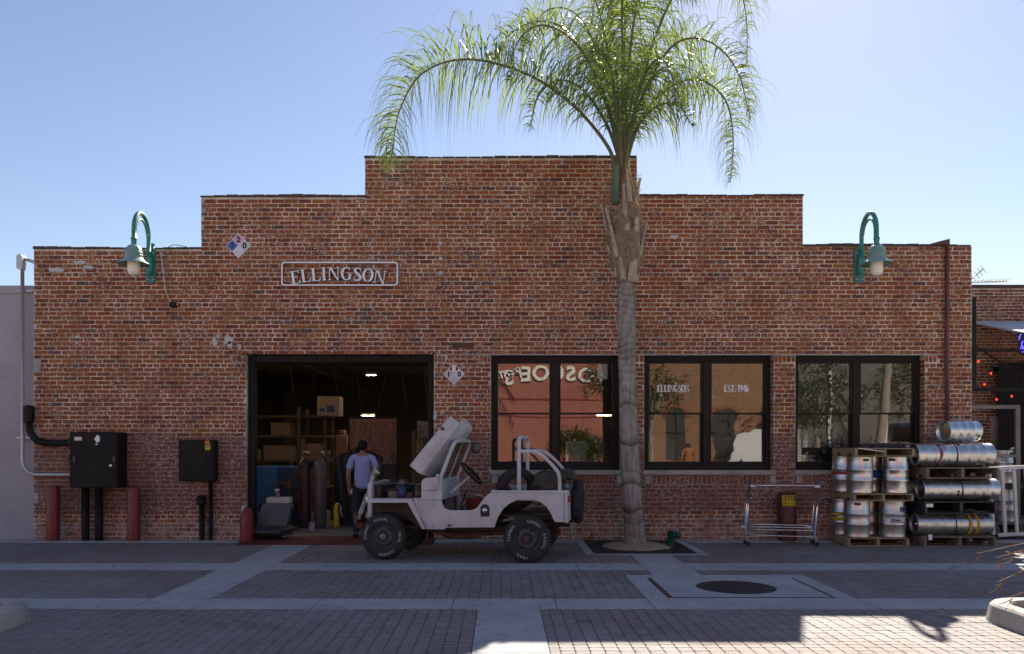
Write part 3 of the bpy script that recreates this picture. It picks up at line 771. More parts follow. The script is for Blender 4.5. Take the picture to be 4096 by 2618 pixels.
q = MB(); q.tube([(-8.02,-.09,2.2),(-8.02,-.09,1.95)]+[(-8.02+.29*(1-cos(a)),-.09,1.95-.29*sin(a)) for a in [radians(15*i) for i in range(1,7)]]+[(-7.15,-.09,1.66)], .055, n=12); q.build('pipe', M_BLACK, bc)
q = MB(); q.bbox(-8.09,-7.95,-.17,-.01,1.98,2.30,.04); q.build('head', M_BLACK, bc)
def cabinet(label, x0, x1, z0, z1, dep, door):
    t = thing('electrical_cabinet', label, 'cabinet', group=None)
    q = MB(); q.bbox(x0,x1,-dep,-.02,z0,z1,.01); q.build('housing', M_BLACK, t)
    q = MB(); q.bbox(x0+.012,x1-.012,-dep-.012,-dep-.0005,z0+.012,z1-.012,.005); d = q.build('door', M_BLACK, t)
    return t, d
c1, d1 = cabinet('large black electrical cabinet on two fat pipes, left end of the wall', -7.19,-6.385,.905,1.84,.36,1)
for z in (1.05,1.38,1.7):
    q = MB(); q.cyl((-7.19,-.365,z-.05),(-7.19,-.365,z+.05),.014,n=8); q.build('hinge', M_PLASTIC, c1)
q = MB(); q.bbox(-6.52,-6.47,-.392,-.374,1.26,1.31,.006); q.build('padlock', M_STEELD, d1)
q = MB(); q.box(-7.10,-6.98,-.3745,-.3725,1.70,1.76); q.build('data_plate', M_STEELD, d1)
for x in (-7.12,-6.46):
    q = MB(); q.bbox(x,x+.05,-.40,-.3725,1.33,1.45,.006); q.build('latch', M_PLASTIC, d1)
blob('paint_tag', -6.72, 1.73, .11, .14, M_WSIGN, d1, 3, .003).location = (0,-.374,0)
blob('paint_tag', -6.73, 1.64, .05, .03, M_WSIGN, d1, 4, .003).location = (0,-.374,0)
for x in (-7.02,-6.79):
    q = MB(); q.cyl((x,-.17,.905),(x,-.17,0),.064,n=16); q.build('pipe', M_BLACK, c1)
c2, d2 = cabinet('smaller black electrical cabinet with yellow warning label, left of the workshop door', -5.44,-4.83,1.01,1.71,.2,1)
q = MB(); q.box(-4.985,-4.90,-.2165,-.2125,1.54,1.655); q.build('warning_label', flat('label_yellow',(.65,.50,.03)), d2)
q = MB(); q.box(-4.985,-4.915,-.2165,-.2125,1.66,1.70); q.build('warning_label', flat('label_orange',(.75,.16,.03)), d2)
q = MB(); q.box(-4.978,-4.907,-.2175,-.2168,1.622,1.645); q.box(-4.975,-4.91,-.2175,-.2168,1.59,1.60); q.box(-4.975,-4.92,-.2175,-.2168,1.57,1.58); q.build('print', M_BLK, d2)
q = MB(); q.cyl((-4.93,-.1,1.01),(-4.93,-.1,0),.036,n=12); q.build('pipe', M_BLACK, c2)
sp = thing('capped_pipe', 'short black capped pipe standing under the smaller cabinet', 'pipe')
q = MB(); q.cyl((-5.08,-.1,.72),(-5.08,-.1,0),.045,n=12); q.build('pipe', M_BLACK, sp)
q = MB(); q.bbox(-5.16,-5.03,-.16,-.03,.60,.77,.03); q.build('cap', M_BLACK, sp)
def bollard(x, y, h, r, label):
    t = thing('bollard', label, 'bollard', (x,y,0), group='red bollards along the brick wall')
    q = MB(); q.lathe([(r,-.02),(r,h-.03),(r*.93,h-.012),(r*.6,h),(0,h+.004)], n=24); q.build('post', M_REDP, t)
    q = MB(); q.lathe([(r+.025,.013),(r+.02,.02),(r,.022)], n=24); q.build('collar', M_CONC2, t); return t
bollard(-7.53,-.24,.95,.105,'red steel bollard left of the large electrical cabinet')
bollard(-6.17,-.24,.93,.105,'red steel bollard right of the large electrical cabinet')
t = thing('door_guard', 'short bullet-shaped red guard post at the left door jamb', 'bollard', (-4.28,-.2,0), group='red bollards along the brick wall')
q = MB(); q.lathe([(.115,-.02),(.115,.3),(.108,.4),(.085,.5),(.05,.555),(0,.575)], n=24); q.build('post', M_REDP, t)
q = MB(); q.bbox(-.13,.13,-.13,.13,-.01,.02,.006); q.build('base_plate', M_REDP, t)
dp = thing('drain_pipe', 'thin maroon drain pipe running down the right end of the brick wall', 'pipe')
M_MAR = pm('maroon_paint', (.14,.04,.035), (.10,.035,.03), 5, .5)
q = MB(); q.tube([(7.60,-.06,1.6),(7.585,-.06,3.2),(7.59,-.06,5.03)], .032, n=10); q.build('pipe', M_MAR, dp)
q = MB(); q.add([(7.62,-.09,5.13),(7.62,.03,5.13),(7.62,.03,5.03),(7.62,-.09,5.03),(7.33,-.05,5.06),(7.33,.03,5.06),(7.33,.03,5.03),(7.33,-.05,5.03)], [(0,1,2,3),(0,4,5,1),(0,3,7,4),(3,2,6,7),(4,7,6,5)]); q.build('outlet', M_MAR, dp)
q = MB(); q.add([(7.33,0,5.06),(6.7,.1,5.05),(6.7,.3,5.05),(7.33,.2,5.06),(7.33,0,5.05),(6.7,.1,5.04),(6.7,.3,5.04),(7.33,.2,5.05)], [(0,3,2,1),(0,1,5,4)]); q.build('flashing', M_GALV, dp)
for i, (z, nm) in enumerate(((5.055,'uppermost'),(4.79,'middle'),(4.55,'lowest'))):
    t = thing('insulator', f'{nm} of three small white insulators right of the letter sign', 'insulator', (-1.03,0,z), group='white insulators on the wall')
    q = MB(); q.lathe([(.0,-.0),(.022,0),(.022,-.02),(.034,-.025),(.034,-.05),(.02,-.055),(.02,-.07),(.03,-.075),(.03,-.095),(0,-.1)], axis='y', n=12); q.build('porcelain', M_WHITE, t)
    q = MB(); q.cyl((0,0,0),(0,-.02,.03),.012,n=8); q.build('hook', M_BLACK, t)
t = thing('rusty_plate', 'small rusty iron plate on the bricks above the lower hazard diamond', 'plate')
q = MB(); q.bbox(-.84,-.47,-.03,.0,3.28,3.37,.005); q.build('plate', M_RUST, t)
for x in (-.79,-.55):
    q = MB(); q.lathe([(0,-.04),(.014,-.038),(.016,-.03)], (x,0,3.325), 'y', n=8); q.build('bolt', M_RUST, t)
cb = thing('hanging_cable', 'grey cable hanging from the left lamp to a small black box', 'cable')
q = MB(); q.tube(spline([(-5.86,-.05,4.95),(-5.80,-.06,4.9),(-5.76,-.05,4.6),(-5.72,-.05,4.3),(-5.66,-.05,4.1),(-5.61,-.04,4.02)],6), .011, n=6); q.build('cable', M_GALV, cb)
q = MB(); q.bbox(-5.64,-5.53,-.1,-.005,3.97,4.05,.012); q.build('box', M_BLACK, cb)
q = MB(); q.lathe([(0,-.02),(.02,0)], (-5.51,-.06,4.015), 'x', n=8); q.build('lens', M_WSIGN, cb)
q = MB(); q.tube(spline([(-5.75,.1,5.02),(-5.6,.02,5.05),(-5.4,.1,5.03)],5), .006, n=5); q.build('loop', M_BLK, cb)

# ------------------------------------------------------------------ wall lamps
def wall_lamp(x, label):
    t = thing('wall_lamp', label, 'lamp', (x,0,0), group='green gooseneck lamps on the facade')
    q = MB(); po = [(-.085,4.43),(-.05,4.40),(-.03,4.385),(.03,4.385),(.05,4.40),(.085,4.43),(.085,4.92),(.05,4.97),(-.05,4.97),(-.085,4.92)]
    q.prism(po, lambda u,v:(u,-.035,v), lambda u,v:(u,.0,v)); bp_ = q.build('backplate', M_GREEN, t)
    for a,b in ((-.045,4.45),(.045,4.45),(-.045,4.9),(.045,4.9)):
        q = MB(); q.lathe([(0,-.05),(.016,-.046),(.018,-.035)], (a,0,b), 'y', n=8); q.build('bolt', M_GALV, bp_)
    q = MB(); q.bbox(-.05,.05,-.13,-.036,4.52,4.82,.015); q.bbox(-.035,.035,-.17,-.131,4.50,4.56,.01); q.build('bracket', M_GREEN, t)
    q = MB(); q.cyl((.03,-.02,4.97),(.03,-.02,5.06),.03,n=10); q.build('cap', M_GREEN, t)
    cz = 5.14; path = [(0,-.11,4.80),(0,-.11,cz)]+[(0,-.11-.28*(1-cos(a)),cz+.33*sin(a)) for a in [radians(10*i) for i in range(1,19)]]+[(0,-.67,4.97)]
    q = MB(); q.tube(path, .036, n=12); q.build('gooseneck', M_GREEN, t)
    path = [(0,-.17,cz+.02)]+[(0,-.18-.21*(1-cos(a)),cz+.23*sin(a)) for a in [radians(12*i) for i in range(1,16)]]+[(0,-.60,5.0)]
    q = MB(); q.tube(path, .018, n=8); q.build('rib', M_GREEN, t)
    c = (0,-.67,0)
    q = MB(); q.lathe([(0,5.0),(.05,5.0),(.05,4.97),(.042,4.965),(.042,4.88)], c, n=20); q.build('neck', M_GREEN, t)
    q = MB(); q.lathe([(.03,4.885),(.08,4.87),(.115,4.83),(.128,4.78),(.13,4.765),(.138,4.76),(.138,4.745),(.13,4.74),(.13,4.725),(.138,4.72),(.138,4.705),(.132,4.70),(.15,4.655),(.19,4.61),(.25,4.575),(.252,4.568),(.19,4.60),(.12,4.66),(.1,4.70)], c, n=32); q.build('shade', pm('faded_sky_sheen_teal',(.26,.40,.37),(.17,.30,.28),6,.4), t)  # lighter teal: faded paint plus the sky's reflection put into the colour
    q = MB(); q.lathe([(.095,4.68),(.1,4.56),(.1,4.46),(.085,4.41),(.055,4.385),(0,4.377)], c, n=24); q.build('globe', M_OPAL, t)
    return t
wall_lamp(-5.98,'green gooseneck wall lamp with opal globe at the left end of the facade')
wall_lamp(6.11,'green gooseneck wall lamp with opal globe at the right end of the facade')

# ------------------------------------------------------------------ signs
sg = thing('letter_sign', 'raised white letters ELLINGSON in an outlined frame on the bricks', 'sign')
x0,x1,z0,z1 = -3.745,-1.755,4.333,4.745
o_ = rrect(x0,x1,z0,z1,.06,5); i_ = rrect(x0+.026,x1-.026,z0+.026,z1-.026,.04,5); n = len(o_); q = MB()
q.v += [(u,-.062,v) for u,v in o_]+[(u,-.062,v) for u,v in i_]+[(u,-.012,v) for u,v in o_]+[(u,-.012,v) for u,v in i_]
for k in range(n):
    j = (k+1)%n; q.face([k,j,n+j,n+k],0); q.face([2*n+k,2*n+j,j,k],1); q.face([n+k,n+j,3*n+j,3*n+k],1)
q.build('outline', [M_WSIGN, M_BLK], sg)
RAD = 4.2
def place_arc(t): a = t/RAD; return Vector((-2.765+RAD*sin(a), -.012, 4.432-RAD*(1-cos(a)))), -a
serif_text('letter', 'ELLINGSON', .222, .05, sg, [M_WSIGN, M_BLK], place_arc, 1.13)
def diamond(label, cx, cz, h, cols, digs, y=-.018):
    t = thing('hazard_diamond', label, 'sign', (cx,0,cz)); q = MB()
    q.prism([(0,-h),(h,0),(0,h),(-h,0)], lambda u,v:(u,y,v), lambda u,v:(u,0,v)); q.build('plate', M_WSIGN, t)
    e = h*.46
    for (dx,dz),c in zip(((0,1),(-1,0),(1,0),(0,-1)), cols):
        q = MB(); a,b = dx*h*.49, dz*h*.49; q.prism([(a,b-e),(a+e,b),(a,b+e),(a-e,b)], lambda u,v:(u,y-.002,v), lambda u,v:(u,y,v)); q.build('quarter', c, t)
    for (dx,dz,s) in digs:
        text_obj('digit', s, h*.62, (dx*h*.49,y-.004,dz*h*.49-h*.21), M_BLK, t, bold=.006)
    return t
F_ = lambda n,c: flat(n,c,.5)
diamond('upper hazard diamond sign with pink, blue and grey quarters', -4.487,5.03,.213,(F_('faded_pink',(.62,.36,.50)),F_('label_blue',(.05,.14,.42)),F_('pale_grey',(.55,.56,.60)),F_('pale_white',(.68,.68,.70))),((0,1,'2'),(-1,0,'1'),(1,0,'0')))
t = diamond('lower hazard diamond sign between workshop door and windows, faded maroon top quarter', -.807,2.836,.185,(F_('faded_maroon',(.17,.05,.05)),F_('pale_pinkgrey',(.58,.54,.54)),F_('pale_white',(.68,.68,.70)),F_('pale_grey',(.55,.56,.60))),((0,1,'2'),(-1,0,'1'),(1,0,'0')))
q = MB(); q.box(-.03,.03,-.0225,-.0205,.03,.15); q.build('digit_patch', M_WSIGN, t)
# lettering on the middle window
wl_ = [c for c in bb.children if c.name.startswith('window')][1]
serif_text('lettering', 'ELLINGSON', .12, .002, wl_, [M_WSIGN], lambda t: (Vector((2.985+t,.203,2.545)),0), .74, 1.45)
serif_text('lettering', 'EST. 1946', .12, .002, wl_, [M_WSIGN], lambda t: (Vector((4.075+t,.203,2.545)),0), .74, 1.45)
t = thing('paper_notice', 'white paper sheet taped to the upper right pane of the window behind the jeep', 'paper')
q = MB(); q.box(1.67,1.845,.232,.234,2.77,3.03); q.build('sheet', M_WHITE, t)

# ------------------------------------------------------------------ palm tree
pb = Vector((2.16,-.86,0))
pt = thing('palm_tree', 'tall queen palm with ringed grey trunk in front of the brick wall', 'palm tree', pb)
def tx(z): return -.16*(1-math.exp(-z/1.5)) - .03*max(0,z-4.0)
M_TRUNK = pm('palm_trunk', (.42,.395,.36), (.15,.135,.115), 4, .9, bmp=1.0, stretch=(4,4,.6), p0=.38, p1=.7)
q = MB(); n = 22; rt = random.Random(9); rows = []; z = -.03; r0 = []
while z < 4.4:
    base = .138+.04*max(0,(.6-z)/.6)**1.5+.014*max(0,1-abs(z-1.2)/1.2)+.006*sin(z*2.3)
    step = .21 if z < 2.6 else .11
    rows.append((z, base+.004)); rows.append((z+step*.8, base+.0)); rows.append((z+step*.88, base-.002)); rows.append((z+step*.95, base-.016)); z += step*rt.uniform(.8,1.25)
for (z,r) in rows:
    for k in range(n):
        a = 2*pi*k/n; rr_ = r*(1+.03*sin(3*a+z*1.7)+.02*sin(7*a-z*4)+rt.uniform(-.012,.012)); q.v.append((tx(z)+rr_*cos(a), rr_*sin(a), z+.03*sin(2*a+z*5)+rt.uniform(-.008,.008)))
for i in range(len(rows)-1):
    for k in range(n): q.face([i*n+k,i*n+(k+1)%n,(i+1)*n+(k+1)%n,(i+1)*n+k],0,True)
q.build('trunk', M_TRUNK, pt)
# fibrous head below the crown
M_FIB = pm('palm_fibre', (.34,.25,.155), (.17,.12,.07), 9, .95, bmp=1.0, stretch=(2,2,.6))
q = MB(); rows = [(4.2,.14),(4.3,.17),(4.45,.21),(4.6,.245),(4.8,.265),(4.95,.27),(5.1,.265),(5.25,.255),(5.4,.225),(5.55,.19),(5.7,.17),(5.85,.15),(6.0,.13),(6.15,.11),(6.35,.085),(6.6,.06)]
for (z,r) in rows:
    for k in range(n):
        a = 2*pi*k/n; rr_ = r*(1+.10*sin(3*a+z*5)+.08*sin(5*a-z*9)+rt.uniform(-.10,.10)); q.v.append((tx(z)+rr_*cos(a), rr_*sin(a), z+rt.uniform(-.04,.04)))
for i in range(len(rows)-1):
    for k in range(n): q.face([i*n+k,i*n+(k+1)%n,(i+1)*n+(k+1)%n,(i+1)*n+k],0,True)
q.build('fibre_head', M_FIB, pt)
M_BOOT = pm('old_leaf_base', (.55,.48,.38), (.36,.29,.21), 4, .85, bmp=.5, stretch=(3,3,.5))
for i,(a,z0,L,lean,w_) in enumerate(((-55,4.22,1.0,.03,.24),(-140,4.6,.5,.05,.13),(-95,5.0,.75,-.02,.12),(-150,4.95,.42,.09,.1),(-15,4.55,.62,.09,.13),(-75,5.45,.55,-.02,.09),(-165,4.3,.5,.04,.16),(10,4.3,.55,.05,.16),(-35,5.5,.35,.10,.06),(60,4.4,.8,.06,.16),(120,4.4,.8,.06,.16),(170,5.0,.5,.1,.1),(-120,4.25,.35,.0,.14))):
    a = radians(a); out = Vector((cos(a),sin(a),0)); sd = Vector((-sin(a),cos(a),0)); q = MB(); m_ = 6; vv = []
    for k in range(m_+1):
        s = k/m_; z = z0+L*s; rb_ = .155+.125*sin(pi*min(1,max(0,(z-4.15)/2.1))) ; c = Vector((tx(z),0,z))+out*(rb_-.01+lean*s*s); ww = w_*(1-.6*s)+.01*sin(5*s+i)
        vv += [c-sd*ww/2, c+out*.03*(1-.3*s), c+sd*ww/2, c-out*.03]
    q.add(vv, [[4*k+j,4*k+(j+1)%4,4*k+4+(j+1)%4,4*k+4+j] for k in range(m_) for j in range(4)]+[[4*m_,4*m_+1,4*m_+2,4*m_+3]], sm=False); q.build('leaf_base', M_BOOT, pt)
def leaf_mat(name, c, c2, tr):
    m, nt, b = new_mat(name); v = posn(nt); col = mixc(nt, ramp(nt, noise(nt, v, 5, 3), .35, .65), c, c2)
    nt.links.new(col, b.inputs['Base Color']); b.inputs['Roughness'].default_value = .32; b.inputs['Specular IOR Level'].default_value = .6
    tl = node(nt,'ShaderNodeBsdfTranslucent'); nt.links.new(mixc(nt,.0,tr,tr), tl.inputs[0])
    mx = node(nt,'ShaderNodeMixShader'); mx.inputs[0].default_value = .46
    out = [n_ for n_ in nt.nodes if n_.type=='OUTPUT_MATERIAL'][0]
    nt.links.new(b.outputs[0], mx.inputs[1]); nt.links.new(tl.outputs[0], mx.inputs[2]); nt.links.new(mx.outputs[0], out.inputs[0]); return m
M_LEAF = leaf_mat('palm_leaf', (.06,.11,.032), (.042,.085,.028), (.25,.325,.045))
M_RACH = pm('frond_stalk', (.16,.17,.08), (.10,.11,.06), 5, .6)
def frond(path, seed, Lmax=.72, n=170, r0=.032, bare=.12):
    r = random.Random(seed); pts = spline(path, 10); m_ = len(pts)
    seg = [0]
    for i in range(1,m_): seg.append(seg[-1]+(pts[i]-pts[i-1]).length)
    tot = seg[-1]; q = MB(); q.tube(pts, [max(.005, r0*(1-.85*s/tot)) for s in seg], n=8)
    fo = q.build('frond', M_RACH, pt); q = MB()
    for k in range(n):
        f = bare+(1-bare)*(k+r.random()*.6)/n; s = f*tot; i = 0
        while i < m_-2 and seg[i+1] < s: i += 1
        t = (s-seg[i])/max(1e-6,seg[i+1]-seg[i]); p = pts[i].lerp(pts[i+1], t); T = (pts[i+1]-pts[i]).normalized()
        S = T.cross(Vector((0,0,1)))
        if S.length < .15: S = Vector((0,1,0)) if abs(T.y) < .9 else Vector((1,0,0))
        S.normalize(); N = S.cross(T).normalized()
        L = Lmax*min(1, .35+1.5*(f-bare)/(1-bare)) * min(1, .18+2.4*(1-f))*r.uniform(.8,1.12)
        for sg_ in (-1,1):
            if r.random() < .04: continue
            a = r.choice((-.5,-.1,.35,.8,1.15))+r.uniform(-.2,.2)
            dr = (S*sg_*cos(a)+N*sin(a)+T*r.uniform(.05,.5)).normalized(); c = p.copy(); w0 = r.uniform(.014,.024); vv = []; ns = 7
            dl = L*r.uniform(.85,1.1)/ns; g_ = r.uniform(.15,.36)
            for j in range(ns+1):
                ww = w0*(1-.92*(j/ns)**1.5)*(.6 if j==0 else 1)
                sd = dr.cross(N); sd = sd.normalized() if sd.length > .05 else S
                vv += [c-sd*ww/2, c+sd*ww/2]; c = c+dr*dl; dr = (dr+Vector((0,0,-g_*(1+j*.8)))).normalized()
            q.add(vv, [[2*j,2*j+1,2*j+3,2*j+2] for j in range(ns)])
    stuff(q.build('leaflets', M_LEAF, fo)); return fo
def U(u, v, y): return P(u*1.701, v*1.701, y) - pb
cr = U(1466,400,-.86)
paths = [
 ([U(1446,420,-.95),U(1432,350,-1.0),U(1350,250,-1.15),U(1240,175,-1.3),U(1100,140,-1.4),U(995,172,-1.45),U(940,260,-1.45),U(922,360,-1.4),U(918,405,-1.38)], 1, 1.55, 240),
 ([U(1474,410,-.75),U(1482,340,-.65),U(1520,260,-.55),U(1585,200,-.5),U(1650,190,-.5),U(1705,235,-.5),U(1724,320,-.5),U(1718,430,-.5)], 2, 1.3, 180),
 ([U(1466,380,-.86),U(1464,250,-1.0),U(1463,100,-1.25),U(1463,-40,-1.7),U(1466,-120,-2.3),U(1470,-70,-2.9)], 3, 1.1, 130),
 ([U(1470,370,-.7),U(1500,230,-.55),U(1560,40,-.4),U(1640,-90,-.3),U(1715,-70,-.25),U(1752,20,-.2),U(1758,150,-.2)], 4, 1.15, 160),
 ([U(1458,380,-.9),U(1430,250,-1.2),U(1360,110,-1.6),U(1280,60,-1.9),U(1220,95,-2.1),U(1190,190,-2.2)], 5, 1.16, 88),
 ([U(1462,370,-.6),U(1430,200,.0),U(1370,50,.6),U(1300,20,1.0),U(1240,80,1.2),U(1220,190,1.25)], 6, 1.20, 95),
 ([U(1468,380,-.5),U(1490,220,.0),U(1540,100,.5),U(1600,90,.9),U(1650,150,1.1),U(1670,240,1.15)], 7, 1.16, 88),
 ([U(1462,390,-1.0),U(1450,260,-1.5),U(1430,150,-2.0),U(1400,110,-2.5),U(1380,150,-2.9),U(1370,230,-3.0)], 8, 1.16, 88),
 ([U(1470,390,-1.0),U(1490,270,-1.45),U(1520,170,-1.9),U(1555,140,-2.3),U(1580,180,-2.6),U(1590,250,-2.7)], 9, 1.16, 88),
 ([U(1462,370,-.5),U(1452,200,.2),U(1440,90,.9),U(1425,70,1.5),U(1415,120,2.0),U(1410,210,2.2)], 10, 1.16, 88),
 ([U(1464,370,-.6),U(1440,180,-.4),U(1400,0,-.2),U(1340,-110,0),U(1280,-120,.1),U(1230,-60,.2)], 11, 1.16, 133),
 ([U(1466,370,-.8),U(1476,180,-.9),U(1500,0,-1.1),U(1540,-100,-1.4),U(1590,-90,-1.7),U(1620,0,-1.9)], 12, 1.27, 142),
 ([U(1466,360,-.7),U(1466,150,-.5),U(1480,-60,-.2),U(1510,-170,.1),U(1550,-150,.4),U(1580,-40,.6)], 13, 1.27, 133),
 ([U(1460,385,-.8),U(1425,290,-.9),U(1370,210,-1.0),U(1310,190,-1.1),U(1265,230,-1.2),U(1245,310,-1.2)], 14, 1.16, 74),
 ([U(1472,385,-.9),U(1500,300,-1.1),U(1545,250,-1.3),U(1595,250,-1.4),U(1630,300,-1.5)], 15, 1.06, 67),
 ([U(1470,385,-.7),U(1510,230,-.8),U(1580,110,-1.0),U(1660,95,-1.1),U(1730,160,-1.2),U(1765,280,-1.2)], 16, 1.15, 130),
 ([U(1460,380,-.8),U(1420,230,-.6),U(1350,90,-.5),U(1270,50,-.4),U(1190,90,-.4),U(1140,180,-.4)], 17, 1.1, 130),
]
for pth, sd, L, n_ in paths: frond(pth, sd, L, n_, bare=.5 if sd == 3 else .2)
fb = MB(); rf_ = random.Random(31)
for i in range(900):
    a = rf_.uniform(0,2*pi); z = rf_.uniform(4.25,5.95); rad = .16+.115*sin(pi*min(1,max(0,(z-4.15)/2.1)))+rf_.uniform(-.02,.02); c = Vector((tx(z)+rad*cos(a), rad*sin(a), z)); tg = Vector((-sin(a),cos(a),0))
    d = (tg*rf_.uniform(-1,1)+Vector((0,0,rf_.uniform(-.9,.6)))+Vector((cos(a),sin(a),0))*rf_.uniform(-.05,.35)).normalized(); l = rf_.uniform(.06,.2); wv = d.cross(Vector((cos(a),sin(a),0))).normalized()*rf_.uniform(.002,.006)
    m2 = c+d*l*.5+Vector((cos(a),sin(a),0))*.012; e = c+d*l+Vector((0,0,-.02)); fb.add([c-wv,c+wv,m2+wv,m2-wv,e],[[0,1,2,3],[3,2,4]])
stuff(fb.build('fibre', pm('loose_fibre',(.44,.33,.21),(.26,.19,.12),9,.95), pt))
# young spear leaf and green stalk in front
q = MB(); q.tube([U(1447,480,-1.1),U(1448,430,-1.08),U(1449,390,-1.05)], [.045,.055,.05], n=8); q.build('leaf_base', pm('green_stalk',(.13,.19,.11),(.09,.14,.08),6,.6,stretch=(4,4,.4)), pt)
# tree grate, sand ring, standpipe
gr = thing('tree_grate', 'dark square tree grate with pale border around the palm', 'tree grate')
for (a,b,c,d_) in ((1.255,1.39,-1.875,-.02),(2.96,3.095,-1.875,-.02),(1.392,2.958,-1.875,-1.75)):
    q = MB(); q.bbox(a,b,c,d_,-.05,.003,.003); q.build('border_slab', M_CONC, gr)
q = MB(); q.box(1.394,2.956,-1.748,-.02,-.05,-.008); q.build('soil', M_JOINT, gr)
for i in range(30):
    x = 1.40+i*.0518; q = MB(); q.box(x,x+.036,-1.745,-.025,-.007,.0); q.build('slat', pm('grate_iron',(.035,.03,.028),(.05,.04,.035),9,.7), gr)
sd_ = MB(); n = 40; rs = random.Random(4); sd_.v.append((2.17,-.86,.075))
for j,(r_,z) in enumerate(((.2,.07),(.34,.05),(.46,.028),(.53,.003),(.55,-.003))):
    for k in range(n):
        a = 2*pi*k/n; e = 1+rs.uniform(-.04,.04); sd_.v.append((2.17+r_*e*cos(a), -.86+r_*e*sin(a), z+rs.uniform(-.009,.009)))
for k in range(n): sd_.face([0,1+k,1+(k+1)%n])
for j in range(4):
    for k in range(n): sd_.face([1+j*n+k,1+(j+1)*n+k,1+(j+1)*n+(k+1)%n,1+j*n+(k+1)%n],0,True)
so_ = sd_.build('sand_ring', pm('pale_gravel',(.50,.40,.26),(.36,.28,.18),25,.95,bmp=1.0,obj=False)); stuff(so_); tag(so_,'ring of pale sandy gravel around the palm foot','gravel')
gv = random.Random(2); q = MB()
for k in range(500):
    a = gv.uniform(0,2*pi); r_ = .53*sqrt(gv.uniform(.1,1)); s = gv.uniform(.008,.018); x,y = 2.17+r_*cos(a), -.86+r_*sin(a); z = .07*(1-r_/.55)+.003
    q.add([(x-s,y-s,z),(x+s,y-s*.6,z),(x+s*.7,y+s,z),(x-s*.8,y+s*.8,z),(x,y,z+s)],[(0,1,4),(1,2,4),(2,3,4),(3,0,4)])
g2 = q.build('gravel', _mc['pale_gravel'], so_); stuff(g2)
t = thing('standpipe', 'short green hydrant standpipe beside the palm', 'standpipe', (2.70,-.93,0))
M_HYD = pm('dark_green_paint',(.012,.10,.07),(.01,.07,.05),6,.5)
q = MB(); q.lathe([(.052,0),(.052,.24),(.058,.242),(.058,.262),(.0,.264)], n=16); q.build('post', M_HYD, t)
q = MB(); q.lathe([(.05,.04),(.05,.09),(.062,.092),(.062,.125),(.045,.13),(.045,.16),(0,.165)], (0,0,.19), 'x', n=14); q.build('outlet', M_HYD, t)
# ------------------------------------------------------------------ kegs and pallets
def keg_proto(name, h, r, ribs):
    t = thing(name, 'keg', 'keg'); k = h/.592
    pr = [(r*.80,.045),(r*.86,.04),(r*.90,.0),(r*.965,.0),(r*.97,.012),(r*.955,.03),(r*.945,.075),(r*.965,.095)]
    for z in ribs:
        pr += [(r*.965,z-.026),(r*1.01,z-.011),(r*1.01,z+.011),(r*.965,z+.026)]
    pr += [(r*.965,h-.10),(r*.945,h-.08),(r*.955,h-.03),(r*.97,h-.012),(r*.965,h),(r*.90,h),(r*.88,h-.05),(r*.80,h-.06),(r*.2,h-.045)]
    q = MB(); q.lathe(pr, n=32); b = q.build('body', M_STEEL, t)
    q = MB(); q.lathe([(.055,h-.05),(.055,h-.03),(.03,h-.025),(.03,h-.012),(0,h-.012)], n=14); q.build('valve', M_STEELD, b)
    q = MB(); q.lathe([(0,.04),(r*.5,.03),(r*.82,.045)][::-1], n=24); q.build('base', M_STEELD, b)
    for a in (-90, 90):
        q = MB(); po = rrect(-.055,.055,h-.072,h-.034,.017,3); a_ = radians(a)
        def f(rad): return lambda u,v: ((rad*cos(a_+u/r)), rad*sin(a_+u/r), v)
        q.prism(po, f(r*.975), f(r*.90)); q.build('handle_hole', M_BLK, b)
    return t
kegA = keg_proto('keg', .592, .205, (.21,.38))
kegB = keg_proto('keg', .60, .18, (.15,.30,.45))
kegC = keg_proto('keg', .61, .195, (.16,.31,.46))
used = set()
def band(par, r, z0, z1, m, a0=0, ang=2*pi):
    q = MB(); q.lathe([(r,z0),(r+.003,z0),(r+.003,z1),(r,z1)], n=28, a0=a0, ang=ang); return q.build('painted_band', m, par)
def keg(proto, label, loc, rz=0, lying=False, roll=0, yaw=0, group=None):
    if proto not in used: t = proto; used.add(proto)
    else: t = copy_tree(proto)
    t['label'] = label; t['group'] = group
    t.location = loc
    if lying: t.rotation_euler = (Matrix.Rotation(radians(yaw),4,'Z') @ Matrix.Rotation(radians(-90 if lying == 'L' else 90),4,'Y') @ Matrix.Rotation(radians(roll),4,'Z')).to_euler()
    else: t.rotation_euler = (0,0,radians(rz))
    return t
GU, GL = 'steel kegs standing on stacked pallets', 'steel kegs lying on stacked pallets'
def bodyof(t): return [c for c in t.children if c.name.startswith('body')][0]
k = {}
k['bl'] = keg(kegA,'front left steel keg on the lowest pallet of the standing stack',(5.79,-.66,.137),-20,group=GU)
k['br'] = keg(kegA,'front right steel keg with a letter M and blue star on the lowest pallet',(6.37,-.66,.137),50,group=GU)
k['bbl'] = keg(kegA,'steel keg with two yellow bands behind, on the lowest pallet of the standing stack',(5.74,-.245,.137),80,group=GU)
k['bbr'] = keg(kegA,'rear right steel keg on the lowest pallet of the standing stack',(6.17,-.245,.137),60,group=GU)
k['ul'] = keg(kegA,'front left steel keg on the second pallet of the standing stack',(5.84,-.66,.847),5,group=GU)
k['ur'] = keg(kegA,'front right steel keg on the second pallet of the standing stack',(6.42,-.66,.847),140,group=GU)
k['ubl'] = keg(kegA,'steel keg with a red band at the back left of the second pallet',(5.77,-.245,.847),60,group=GU)
k['ubr'] = keg(kegA,'steel keg with a blue band at the back right of the second pallet',(6.22,-.245,.847),100,group=GU)
band(bodyof(k['bbl']), .2055, .235, .29, M_YEL); band(bodyof(k['bbl']), .2055, .315, .36, M_YEL)
